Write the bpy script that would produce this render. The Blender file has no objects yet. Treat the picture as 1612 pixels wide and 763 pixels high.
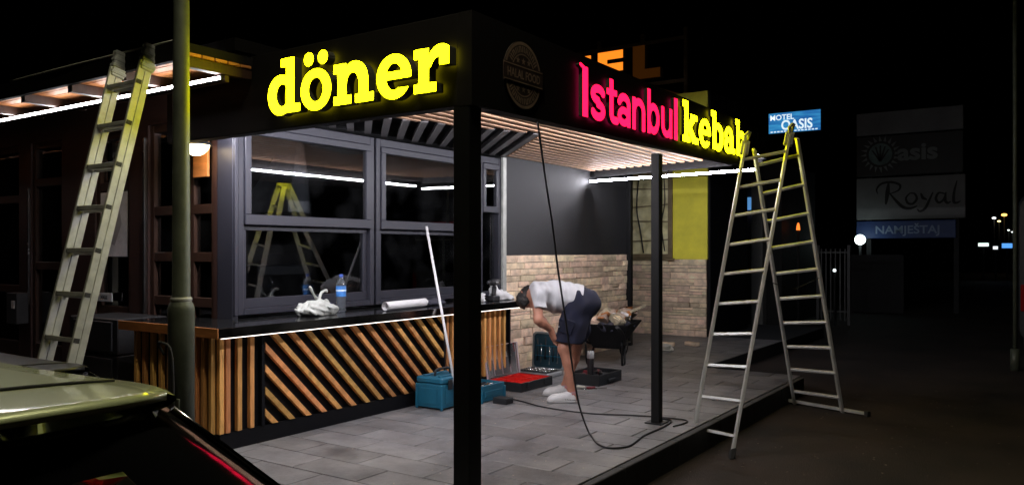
import bpy, math, random
import numpy as np
from mathutils import Vector, Matrix
from mathutils.geometry import tessellate_polygon

random.seed(7)
rng = np.random.RandomState(7)
R = math.radians
sc = bpy.context.scene
col = sc.collection

# ------------------------------------------------------------------ camera
cam_d = bpy.data.cameras.new('camera')
cam_d.sensor_width = 36.0
cam_d.lens = 36.0 * 1259.0 / 1612.0
cam_d.shift_y = 13.5 / 1612.0
cam_d.clip_start = 0.05
cam_d.clip_end = 2000
cam = bpy.data.objects.new('camera', cam_d)
col.objects.link(cam)
cam.location = (0, 0, 1.45)
cam.rotation_euler = (R(90), 0, math.atan(854 / 1259.0))
sc.camera = cam

# ------------------------------------------------------------------ night sky
world = bpy.data.worlds.new('World')
sc.world = world
world.use_nodes = True
wt = world.node_tree
bg = wt.nodes['Background']
sky = wt.nodes.new('ShaderNodeTexSky')
sky.sky_type = 'NISHITA'
sky.sun_disc = False
sky.sun_elevation = R(-6)
sky.sun_rotation = R(200)
wt.links.new(sky.outputs[0], bg.inputs[0])
bg.inputs[1].default_value = 0.012

# ------------------------------------------------------------------ render settings
sc.view_settings.view_transform = 'Standard'
sc.view_settings.look = 'None'
sc.view_settings.exposure = 0.0
sc.view_settings.gamma = 1.0
sc.render.engine = 'CYCLES'
cy = sc.cycles
cy.use_denoising = True
try:
    cy.denoiser = 'OPENIMAGEDENOISE'
except Exception:
    pass
cy.max_bounces = 7
cy.diffuse_bounces = 4
cy.glossy_bounces = 4
cy.transmission_bounces = 6
cy.transparent_max_bounces = 12
cy.caustics_reflective = False
cy.caustics_refractive = False
cy.sample_clamp_indirect = 4.0
cy.filter_width = 1.55

# strengths of what gives off light in the place
L_TERRACE = 420.0     # white strips round the inside of the terrace roof
L_BACK = 115.0         # white tube at the terrace's far end
L_CANOPY = 42.0       # white strip under the street canopy
L_COUNTER = 3.5      # strip under the counter's edge
L_YELLOW = 20.0
L_PINK = 3.4

# ------------------------------------------------------------------ materials
MATS = {}


def mat(name, c, rough=0.5, metal=0.0, noise=None, bump=None, tint=0.0, hue=0.0, emit=None, coat=0.0,
        spec=0.5, alpha=None, stretch=None, trans=0.0):
    """noise=(scale, amount); bump=(scale, distance); tint / hue vary from object to object."""
    m = bpy.data.materials.new(name)
    m.use_nodes = True
    nt = m.node_tree
    b = nt.nodes['Principled BSDF']
    b.inputs['Base Color'].default_value = (*c, 1)
    b.inputs['Roughness'].default_value = rough
    b.inputs['Metallic'].default_value = metal
    b.inputs['Specular IOR Level'].default_value = spec
    b.inputs['Coat Weight'].default_value = coat
    b.inputs['Coat Roughness'].default_value = 0.06
    if trans:
        b.inputs['Transmission Weight'].default_value = trans
    if emit:
        b.inputs['Emission Color'].default_value = (*emit[0], 1)
        b.inputs['Emission Strength'].default_value = emit[1]
    if alpha is not None:
        b.inputs['Alpha'].default_value = alpha
    last = None
    if noise or bump:
        tc = nt.nodes.new('ShaderNodeTexCoord')
        mp = nt.nodes.new('ShaderNodeMapping')
        nt.links.new(tc.outputs['Object'], mp.inputs['Vector'])
        if stretch:
            mp.inputs['Scale'].default_value = stretch
        if tint or hue:
            oi0 = nt.nodes.new('ShaderNodeObjectInfo')
            ml = nt.nodes.new('ShaderNodeMath'); ml.operation = 'MULTIPLY'
            ml.inputs[1].default_value = 37.0
            nt.links.new(oi0.outputs['Random'], ml.inputs[0])
            nt.links.new(ml.outputs[0], mp.inputs['Location'])
    if noise:
        n = nt.nodes.new('ShaderNodeTexNoise')
        n.inputs['Scale'].default_value = noise[0]
        n.inputs['Detail'].default_value = 6
        n.inputs['Roughness'].default_value = 0.65
        nt.links.new(mp.outputs[0], n.inputs['Vector'])
        mr = nt.nodes.new('ShaderNodeMapRange')
        mr.inputs['From Min'].default_value = 0.3
        mr.inputs['From Max'].default_value = 0.7
        mr.inputs['To Min'].default_value = 1 - noise[1]
        mr.inputs['To Max'].default_value = 1 + noise[1]
        nt.links.new(n.outputs['Fac'], mr.inputs['Value'])
        vm = nt.nodes.new('ShaderNodeVectorMath'); vm.operation = 'SCALE'
        vm.inputs[0].default_value = c
        nt.links.new(mr.outputs[0], vm.inputs['Scale'])
        last = vm.outputs[0]
        rr = nt.nodes.new('ShaderNodeMapRange')
        rr.inputs['To Min'].default_value = max(0.02, rough - 0.1)
        rr.inputs['To Max'].default_value = min(1.0, rough + 0.1)
        nt.links.new(n.outputs['Fac'], rr.inputs['Value'])
        nt.links.new(rr.outputs[0], b.inputs['Roughness'])
    if tint or hue:
        oi = nt.nodes.new('ShaderNodeObjectInfo')
        hs = nt.nodes.new('ShaderNodeHueSaturation')
        mv = nt.nodes.new('ShaderNodeMapRange')
        mv.inputs['To Min'].default_value = 1 - tint
        mv.inputs['To Max'].default_value = 1 + tint
        nt.links.new(oi.outputs['Random'], mv.inputs['Value'])
        nt.links.new(mv.outputs[0], hs.inputs['Value'])
        wn = nt.nodes.new('ShaderNodeTexWhiteNoise'); wn.noise_dimensions = '1D'
        nt.links.new(oi.outputs['Random'], wn.inputs['W'])
        mh = nt.nodes.new('ShaderNodeMapRange')
        mh.inputs['To Min'].default_value = 0.5 - hue
        mh.inputs['To Max'].default_value = 0.5 + hue
        nt.links.new(wn.outputs['Value'], mh.inputs['Value'])
        nt.links.new(mh.outputs[0], hs.inputs['Hue'])
        if last is None:
            hs.inputs['Color'].default_value = (*c, 1)
        else:
            nt.links.new(last, hs.inputs['Color'])
        last = hs.outputs[0]
    if last is not None:
        nt.links.new(last, b.inputs['Base Color'])
    if bump:
        n2 = nt.nodes.new('ShaderNodeTexNoise')
        n2.inputs['Scale'].default_value = bump[0]
        n2.inputs['Detail'].default_value = 8
        n2.inputs['Roughness'].default_value = 0.7
        nt.links.new(mp.outputs[0], n2.inputs['Vector'])
        bp = nt.nodes.new('ShaderNodeBump')
        bp.inputs['Strength'].default_value = 1.0
        bp.inputs['Distance'].default_value = bump[1]
        nt.links.new(n2.outputs['Fac'], bp.inputs['Height'])
        nt.links.new(bp.outputs[0], b.inputs['Normal'])
    MATS[name] = m
    return m


def glass_mat(name, tint=(0.8, 0.82, 0.82), base=0.04, gain=1.0, dirt=0.0, ior=1.5):
    """thin pane: straight-through light plus a mirror reflection that grows towards grazing."""
    m = bpy.data.materials.new(name); m.use_nodes = True
    nt = m.node_tree
    for n in list(nt.nodes):
        if n.type != 'OUTPUT_MATERIAL':
            nt.nodes.remove(n)
    out = nt.nodes['Material Output']
    tr = nt.nodes.new('ShaderNodeBsdfTransparent'); tr.inputs[0].default_value = (*tint, 1)
    gl = nt.nodes.new('ShaderNodeBsdfGlossy'); gl.inputs['Roughness'].default_value = 0.015
    gl.inputs['Color'].default_value = (1, 1, 1, 1)
    fr = nt.nodes.new('ShaderNodeFresnel'); fr.inputs[0].default_value = ior
    ad = nt.nodes.new('ShaderNodeMath'); ad.operation = 'MULTIPLY_ADD'
    ad.inputs[1].default_value = gain; ad.inputs[2].default_value = base
    ad.use_clamp = True
    nt.links.new(fr.outputs[0], ad.inputs[0])
    mx = nt.nodes.new('ShaderNodeMixShader')
    nt.links.new(ad.outputs[0], mx.inputs[0])
    nt.links.new(tr.outputs[0], mx.inputs[1]); nt.links.new(gl.outputs[0], mx.inputs[2])
    last = mx
    if dirt:
        df = nt.nodes.new('ShaderNodeBsdfDiffuse'); df.inputs[0].default_value = (.5, .5, .5, 1)
        tc = nt.nodes.new('ShaderNodeTexCoord')
        nz = nt.nodes.new('ShaderNodeTexNoise'); nz.inputs['Scale'].default_value = 3.0
        nz.inputs['Detail'].default_value = 7
        nt.links.new(tc.outputs['Object'], nz.inputs['Vector'])
        mr = nt.nodes.new('ShaderNodeMapRange')
        mr.inputs['From Min'].default_value = .45; mr.inputs['From Max'].default_value = .8
        mr.inputs['To Min'].default_value = 0; mr.inputs['To Max'].default_value = dirt
        if dirt > .2:
            mr.inputs['From Min'].default_value = .2; mr.inputs['From Max'].default_value = .6
        nt.links.new(nz.outputs['Fac'], mr.inputs['Value'])
        m2 = nt.nodes.new('ShaderNodeMixShader')
        nt.links.new(mr.outputs[0], m2.inputs[0])
        nt.links.new(mx.outputs[0], m2.inputs[1]); nt.links.new(df.outputs[0], m2.inputs[2])
        last = m2
    nt.links.new(last.outputs[0], out.inputs['Surface'])
    MATS[name] = m
    return m


def emis(name, c, s):
    m = bpy.data.materials.new(name); m.use_nodes = True
    nt = m.node_tree
    b = nt.nodes['Principled BSDF']
    b.inputs['Base Color'].default_value = (c[0] * .5, c[1] * .5, c[2] * .5, 1)
    b.inputs['Roughness'].default_value = .4
    b.inputs['Emission Color'].default_value = (*c, 1)
    b.inputs['Emission Strength'].default_value = s
    MATS[name] = m
    return m


# ------------------------------------------------------------------ object helpers
ROOTLOC = {}


def tag(o, label=None, cat=None, group=None, kind=None):
    if label: o['label'] = label
    if cat: o['category'] = cat
    if group: o['group'] = group
    if kind: o['kind'] = kind
    return o


def thing(name, label, cat, loc=(0, 0, 0), rotz=0.0, group=None):
    o = bpy.data.objects.new(name, None)
    o.empty_display_size = 0.2
    col.objects.link(o)
    o.location = loc
    o.rotation_euler = (0, 0, rotz)
    return tag(o, label, cat, group)


def root_of(o):
    while o.parent:
        o = o.parent
    return o


def link(name, me, parent=None):
    o = bpy.data.objects.new(name, me)
    col.objects.link(o)
    if parent:
        o.parent = parent
    return o


class MB:
    """collects shapes of one part"""
    def __init__(s):
        s.v = []; s.f = []; s.sm = []

    def add(s, vs, fs, smooth=False):
        n = len(s.v)
        s.v += [tuple(map(float, p)) for p in vs]
        s.f += [tuple(i + n for i in f) for f in fs]
        s.sm += [smooth] * len(fs)
        return s

    def box(s, x0, y0, z0, x1, y1, z1, c=0.0):
        return s.obox(((x0 + x1) / 2, (y0 + y1) / 2, (z0 + z1) / 2),
                      (1, 0, 0), (0, 1, 0), (0, 0, 1), abs(x1 - x0) / 2, abs(y1 - y0) / 2, abs(z1 - z0) / 2, c)

    def obox(s, ctr, ax, ay, az, hx, hy, hz, c=0.0):
        C = Vector(ctr); A = Vector(ax).normalized(); B = Vector(ay).normalized(); D = Vector(az).normalized()
        if c <= 0:
            vs = [C + A * (hx * i) + B * (hy * j) + D * (hz * k) for i in (-1, 1) for j in (-1, 1) for k in (-1, 1)]
            fs = [(0, 1, 3, 2), (4, 6, 7, 5), (0, 4, 5, 1), (2, 3, 7, 6), (0, 2, 6, 4), (1, 5, 7, 3)]
            return s.add(vs, fs)
        c = min(c, hx * .9, hy * .9, hz * .9)
        vs = []; idx = {}
        for i in (-1, 1):
            for j in (-1, 1):
                for k in (-1, 1):
                    for m in range(3):
                        d = [hx, hy, hz]
                        for q in range(3):
                            if q != m: d[q] -= c
                        idx[(i, j, k, m)] = len(vs)
                        vs.append(C + A * (d[0] * i) + B * (d[1] * j) + D * (d[2] * k))
        fs = []
        for sg in (-1, 1):
            fs.append([idx[(sg, j, k, 0)] for j, k in ((-1, -1), (1, -1), (1, 1), (-1, 1))][::sg])
            fs.append([idx[(i, sg, k, 1)] for i, k in ((-1, -1), (-1, 1), (1, 1), (1, -1))][::sg])
            fs.append([idx[(i, j, sg, 2)] for i, j in ((-1, -1), (1, -1), (1, 1), (-1, 1))][::sg])
        for i in (-1, 1):
            for j in (-1, 1):
                fs.append((idx[(i, j, -1, 0)], idx[(i, j, 1, 0)], idx[(i, j, 1, 1)], idx[(i, j, -1, 1)])[::(-1 if i * j > 0 else 1)])
        for i in (-1, 1):
            for k in (-1, 1):
                fs.append((idx[(i, -1, k, 0)], idx[(i, 1, k, 0)], idx[(i, 1, k, 2)], idx[(i, -1, k, 2)])[::(1 if i * k > 0 else -1)])
        for j in (-1, 1):
            for k in (-1, 1):
                fs.append((idx[(-1, j, k, 1)], idx[(1, j, k, 1)], idx[(1, j, k, 2)], idx[(-1, j, k, 2)])[::(-1 if j * k > 0 else 1)])
        for i in (-1, 1):
            for j in (-1, 1):
                for k in (-1, 1):
                    fs.append((idx[(i, j, k, 0)], idx[(i, j, k, 1)], idx[(i, j, k, 2)])[::(1 if i * j * k > 0 else -1)])
        return s.add(vs, fs)

    def bar(s, p, q, w, h, up=(0, 0, 1), c=0.0):
        p = Vector(p); q = Vector(q)
        d = (q - p); L = d.length; d.normalize()
        u = Vector(up)
        side = d.cross(u)
        if side.length < 1e-5: side = d.cross(Vector((1, 0, 0)))
        side.normalize(); u2 = side.cross(d).normalized()
        return s.obox((p + q) / 2, d, side, u2, L / 2, w / 2, h / 2, c)

    def tube(s, pts, r, n=8, cap=True, smooth=True):
        pts = [Vector(p) for p in pts]
        rs = r if isinstance(r, (list, tuple)) else [r] * len(pts)
        rings = []
        t0 = (pts[1] - pts[0]).normalized()
        u = t0.orthogonal().normalized()
        vs = []
        for i, p in enumerate(pts):
            a = pts[max(i - 1, 0)]; b = pts[min(i + 1, len(pts) - 1)]
            t = (b - a).normalized()
            u = (u - t * u.dot(t))
            u = u.normalized() if u.length > 1e-6 else t.orthogonal().normalized()
            w = t.cross(u)
            for k in range(n):
                a_ = 2 * math.pi * k / n
                vs.append(p + (u * math.cos(a_) + w * math.sin(a_)) * rs[i])
        fs = []
        for i in range(len(pts) - 1):
            for k in range(n):
                k2 = (k + 1) % n
                fs.append((i * n + k, i * n + k2, (i + 1) * n + k2, (i + 1) * n + k))
        s.add(vs, fs, smooth)
        if cap:
            m = len(s.v) - len(vs)
            s.f.append(tuple(m + k for k in range(n))[::-1]); s.sm.append(False)
            e = m + (len(pts) - 1) * n
            s.f.append(tuple(e + k for k in range(n))); s.sm.append(False)
        return s

    def lathe(s, ctr, prof, n=24, smooth=True):
        """prof: list of (radius, z) from bottom to top, around a vertical axis"""
        c = Vector(ctr); vs = []; fs = []
        for (r, z) in prof:
            for k in range(n):
                a = 2 * math.pi * k / n
                vs.append((c.x + max(r, 1e-4) * math.cos(a), c.y + max(r, 1e-4) * math.sin(a), c.z + z))
        for i in range(len(prof) - 1):
            for k in range(n):
                k2 = (k + 1) % n
                fs.append((i * n + k, i * n + k2, (i + 1) * n + k2, (i + 1) * n + k))
        return s.add(vs, fs, smooth)

    def quad(s, *p):
        return s.add(p, [tuple(range(len(p)))])

    def poly_prism(s, pts, d):
        """pts: planar loop of 3D points; d: extrusion vector"""
        n = len(pts); d = Vector(d)
        vs = [Vector(p) for p in pts] + [Vector(p) + d for p in pts]
        fs = [tuple(range(n))[::-1], tuple(range(n, 2 * n))]
        fs += [(i, (i + 1) % n, n + (i + 1) % n, n + i) for i in range(n)]
        return s.add(vs, fs)

    def grid(s, P, smooth=True):
        """P: [rows][cols] of points"""
        nr, nc = len(P), len(P[0])
        vs = [p for row in P for p in row]
        fs = [(i * nc + j, i * nc + j + 1, (i + 1) * nc + j + 1, (i + 1) * nc + j) for i in range(nr - 1) for j in range(nc - 1)]
        return s.add(vs, fs, smooth)

    def build(s, name, m, parent=None, local=False):
        me = bpy.data.meshes.new(name)
        vs = s.v
        if parent is not None and not local:
            ro = root_of(parent)
            l = ro.location
            if l.length > 0:
                vs = [(a - l.x, b - l.y, c - l.z) for a, b, c in vs]
        me.from_pydata(vs, [], s.f)
        me.polygons.foreach_set('use_smooth', s.sm)
        me.update()
        m = MATS[m] if isinstance(m, str) else m
        me.materials.append(m)
        return link(name, me, parent)


def recalc(o):
    import bmesh
    bm = bmesh.new(); bm.from_mesh(o.data)
    bmesh.ops.recalc_face_normals(bm, faces=bm.faces)
    bm.to_mesh(o.data); bm.free()
    return o


def bevel(o, w, seg=2):
    md = o.modifiers.new('bevel', 'BEVEL')
    md.width = w; md.segments = seg; md.limit_method = 'ANGLE'
    return o


def spline(pts, n=8):
    """Catmull-Rom through points"""
    P = [Vector(p) for p in pts]
    P = [P[0] * 2 - P[1]] + P + [P[-1] * 2 - P[-2]]
    out = []
    for i in range(1, len(P) - 2):
        a, b, c, d = P[i - 1:i + 3]
        for k in range(n):
            t = k / n
            out.append(0.5 * ((2 * b) + (c - a) * t + (2 * a - 5 * b + 4 * c - d) * t * t + (3 * b - a - 3 * c + d) * t ** 3))
    out.append(P[-2])
    return out


# ------------------------------------------------------------------ flat outlines for lettering
def contour(S, x0, y0, h):
    """loops of the zero line of a sampled field (negative inside)"""
    nx, ny = S.shape
    seg = {}

    def pt(e):
        (i, j, k) = e
        if k == 0:
            a, b = S[i, j], S[i + 1, j]; t = a / (a - b); return (x0 + (i + t) * h, y0 + j * h)
        a, b = S[i, j], S[i, j + 1]; t = a / (a - b); return (x0 + i * h, y0 + (j + t) * h)
    ins = S < 0
    mix = (ins[:-1, :-1].astype(int) + ins[1:, :-1] + ins[:-1, 1:] + ins[1:, 1:])
    for i, j in np.argwhere((mix > 0) & (mix < 4)):
        i = int(i); j = int(j)
        c = [ins[i, j], ins[i + 1, j], ins[i + 1, j + 1], ins[i, j + 1]]
        ed = [(i, j, 0), (i + 1, j, 1), (i, j + 1, 0), (i, j, 1)]
        for k in range(4):
            # entering an inside run: edge k goes outside->inside between corner k and k+1
            if not c[k] and c[(k + 1) % 4]:
                q = (k + 1) % 4
                while c[(q + 1) % 4]:
                    q = (q + 1) % 4
                seg[ed[k]] = ed[q]
    loops = []
    while seg:
        s0, cur = seg.popitem()
        lp = [s0]
        while cur != s0 and cur in seg:
            lp.append(cur); cur = seg.pop(cur)
        if len(lp) > 5:
            loops.append([pt(e) for e in lp])
    return loops


def thin(lp, tol):
    """drop points that lie on straight runs"""
    out = []
    n = len(lp)
    keep = []
    i = 0
    while i < n:
        keep.append(lp[i])
        j = i + 1
        while j < n - 1 and j - i < 12:
            a = lp[i]; b = lp[(j + 1) % n]
            ok = True
            for q in range(i + 1, j + 1):
                p = lp[q]
                L = math.hypot(b[0] - a[0], b[1] - a[1]) or 1e-9
                if abs((b[0] - a[0]) * (a[1] - p[1]) - (a[0] - p[0]) * (b[1] - a[1])) / L > tol:
                    ok = False; break
            if not ok: break
            j += 1
        i = j
    return keep


class SDF2:
    def __init__(s, w, h, lo=-0.15, step=0.012):
        s.h = step; s.x0 = lo; s.y0 = lo
        xs = np.arange(lo, w + .15, step); ys = np.arange(lo, h + .15, step)
        s.X, s.Y = np.meshgrid(xs, ys, indexing='ij')
        s.S = np.full(s.X.shape, 9.0)

    def b(s, x0, y0, x1, y1):
        return np.maximum(np.abs(s.X - (x0 + x1) / 2) - (x1 - x0) / 2, np.abs(s.Y - (y0 + y1) / 2) - (y1 - y0) / 2)

    def e(s, cx, cy, rx, ry):
        return (np.sqrt(((s.X - cx) / rx) ** 2 + ((s.Y - cy) / ry) ** 2) - 1) * min(rx, ry)

    def l(s, pts, w):
        """stroke along a polyline; w a number or a list of widths"""
        d = np.full(s.X.shape, 9.0)
        for i in range(len(pts) - 1):
            (ax, ay), (bx, by) = pts[i], pts[i + 1]
            w0, w1 = (w[i], w[i + 1]) if isinstance(w, (list, tuple)) else (w, w)
            dx, dy = bx - ax, by - ay
            t = np.clip(((s.X - ax) * dx + (s.Y - ay) * dy) / (dx * dx + dy * dy + 1e-12), 0, 1)
            d = np.minimum(d, np.hypot(s.X - ax - t * dx, s.Y - ay - t * dy) - (w0 + (w1 - w0) * t) / 2)
        return d

    def u(s, *f):
        for g in f: s.S = np.minimum(s.S, g)
        return s

    def cut(s, *f):
        for g in f: s.S = np.maximum(s.S, -g)
        return s

    def loops(s, tol=0.004):
        return [thin(l, tol) for l in contour(s.S + 1e-6, s.x0, s.y0, s.h)]


def mn(*a):
    r = a[0]
    for b in a[1:]: r = np.minimum(r, b)
    return r


def mxx(*a):
    r = a[0]
    for b in a[1:]: r = np.maximum(r, b)
    return r


def arc(cx, cy, rx, ry, a0, a1, n=14):
    return [(cx + rx * math.cos(R(a0 + (a1 - a0) * k / n)), cy + ry * math.sin(R(a0 + (a1 - a0) * k / n))) for k in range(n + 1)]


def slab(ch):
    """bold slab letters; x-height 1, ascender 1.42; returns loops, advance width"""
    g = SDF2(1.5, 1.6)
    b, e = g.b, g.e
    if ch == 'd':
        g.u(mxx(e(.5, .48, .5, .53), -e(.56, .47, .235, .30)))
        g.u(b(.72, 0, 1.02, 1.42), b(.52, 1.2, 1.02, 1.42), b(.72, 0, 1.24, .21)); w = 1.24
    elif ch in 'oö':
        g.u(mxx(e(.56, .48, .56, .53), -e(.56, .48, .27, .31)))
        if ch == 'ö': g.u(e(.3, 1.27, .175, .175), e(.82, 1.27, .175, .175))
        w = 1.12
    elif ch == 'n':
        g.u(b(.14, 0, .44, 1.0), b(0, .78, .44, 1.0), b(0, 0, .6, .21), b(.86, 0, 1.16, .56), b(.74, 0, 1.34, .21))
        g.u(mxx(e(.72, .55, .44, .475), -(g.Y - .5), -e(.65, .47, .21, .29))); w = 1.34
    elif ch == 'e':
        a = mxx(e(.55, .48, .55, .53), -e(.56, .48, .26, .32))
        a = mn(a, mxx(b(.15, .42, 1.07, .60), e(.55, .48, .55, .53)))
        g.u(mxx(a, -mxx(b(.56, .2, 1.3, .42), -e(.6, .17, .12, .1)))); w = 1.1
    elif ch == 'r':
        g.u(b(.14, 0, .44, 1.0), b(0, .78, .44, 1.0), b(0, 0, .66, .21))
        g.u(mxx(e(.80, .52, .44, .53), -(g.Y - .56), -e(.78, .45, .30, .33), g.X - 1.04), b(.76, .58, 1.04, .96)); w = 1.04
    elif ch == 'k':
        g.u(b(.14, 0, .44, 1.42), b(0, 1.2, .44, 1.42), b(0, 0, .6, .21))
        g.u(mxx(g.l([(.3, .38), (1.06, .98)], .27), g.Y - 1.0), b(.66, .8, 1.22, 1.0))
        g.u(mxx(g.l([(.5, .56), (1.12, -.02)], .3), -g.Y), b(.82, 0, 1.36, .21)); w = 1.36
    elif ch == 'b':
        g.u(b(.14, 0, .44, 1.42), b(0, 1.2, .44, 1.42))
        g.u(mxx(e(.70, .48, .52, .53), -e(.65, .48, .235, .30))); w = 1.22
    elif ch == 'a':
        g.u(b(.66, 0, .96, .62), b(.66, 0, 1.2, .21))
        g.u(mxx(e(.5, .58, .46, .44), -(g.Y - .56), -e(.44, .55, .22, .24)), b(.06, .58, .32, .76))
        g.u(mxx(e(.44, .29, .44, .32), -e(.5, .29, .17, .12), g.X - .8)); w = 1.2
    return g.loops(), w


def sans(ch, W=.23):
    g = SDF2(1.3, 1.6)
    b, l = g.b, g.l
    h = W / 2
    if ch == 'I':
        g.u(b(.08, 0, .08 + W, 1.38), l([(.16, 1.33), (.0, 1.40)], .1)); w = .08 + W
    elif ch == 's':
        p = arc(.43, .72, .31, .17, 20, 270, 12) + arc(.43, .27, .31, .16 + .02, 90, -160, 12)
        g.u(l(p, W)); w = .86
    elif ch == 't':
        g.u(b(.2, .3, .2 + W, 1.3), b(.02, .82, .66, 1.0), l([(.2 + h, .35)] + arc(.5, .3, .185, .19, 180, 275, 8) + [(.66, .11)], W)); w = .72
    elif ch == 'a':
        g.u(l([(.14, .72)] + arc(.46, .66, .32, .23, 150, 0, 10) + [(.78, h)], W), b(.78 - h, 0, .78 + h, .5))
        g.u(l(arc(.44, .3, .30, .19, 0, 360, 20), W * .92), b(.45, .46, .8, .56)); w = .92
    elif ch == 'n':
        g.u(b(0, 0, W, 1.0), l(arc(.46, .58, .34, .31, 180, 0, 14) + [(.80, .1)], W), b(.80 - h, 0, .80 + h, .5)); w = .92
    elif ch == 'b':
        g.u(b(0, 0, W, 1.42), l(arc(.46, .5, .35, .39, 0, 360, 24), W)); w = .94
    elif ch == 'u':
        g.u(b(.80 - h, 0, .80 + h, 1.0), l([(h, .9)] + arc(.46, .42, .34, .31, 180, 360, 14), W), b(0, .5, W, 1.0)); w = .92
    elif ch == 'l':
        g.u(b(0, 0, W, 1.42)); w = W
    return g.loops(), w


def outline_mesh(mb_face, mb_side, loops, to3, d, back=False):
    """front faces into mb_face, side walls into mb_side; to3 maps (x,y)->3D, d extrudes backwards"""
    d = Vector(d)
    def area(l): return sum(l[i - 1][0] * l[i][1] - l[i][0] * l[i - 1][1] for i in range(len(l))) / 2

    def within(p, l):
        c = False
        for i in range(len(l)):
            (ax, ay), (bx, by) = l[i - 1], l[i]
            if (ay > p[1]) != (by > p[1]) and p[0] < (bx - ax) * (p[1] - ay) / (by - ay) + ax: c = not c
        return c
    sgn = area(max(loops, key=lambda l: abs(area(l))))
    outer = [l for l in loops if area(l) * sgn > 0]
    holes = [l for l in loops if area(l) * sgn <= 0]
    polys, tris = [], []
    for ol in outer:
        part = [ol] + [h for h in holes if within(h[0], ol)]
        pv = [[Vector((x, y, 0)) for x, y in lp] for lp in part]
        base = sum(len(q) for q in polys)
        tris += [tuple(i + base for i in t) for t in tessellate_polygon(pv)]
        polys += pv
    flat = [p for lp in polys for p in lp]
    P = [Vector(to3(p.x, p.y)) for p in flat]
    mb_face.add(P, [tuple(t) for t in tris])
    if mb_side is not None:
        o = 0
        for lp in polys:
            n = len(lp)
            a = [P[o + i] for i in range(n)]
            vs = a + [p + d for p in a]
            mb_side.add(vs, [(i, n + i, n + (i + 1) % n, (i + 1) % n) for i in range(n)])
            o += n
        if back:
            mb_side.add([p + d for p in P], [tuple(t)[::-1] for t in tris])


def text_mesh(txt, size, to3, name, m, parent, bold=0.0, shear=0.0, squeeze=1.0, spacing=1.0, align='LEFT'):
    cu = bpy.data.curves.new('lettering', 'FONT')
    cu.body = txt; cu.size = size; cu.shear = shear; cu.offset = bold; cu.space_character = spacing
    cu.align_x = align
    cu.resolution_u = 4
    ob = bpy.data.objects.new('lettering_tmp', cu)
    col.objects.link(ob)
    dg = bpy.context.evaluated_depsgraph_get()
    me = bpy.data.meshes.new_from_object(ob.evaluated_get(dg))
    bpy.data.objects.remove(ob); bpy.data.curves.remove(cu)
    mb = MB()
    mb.add([to3(v.co.x * squeeze, v.co.y) for v in me.vertices], [tuple(p.vertices) for p in me.polygons])
    bpy.data.meshes.remove(me)
    return mb.build(name, m, parent)


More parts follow.
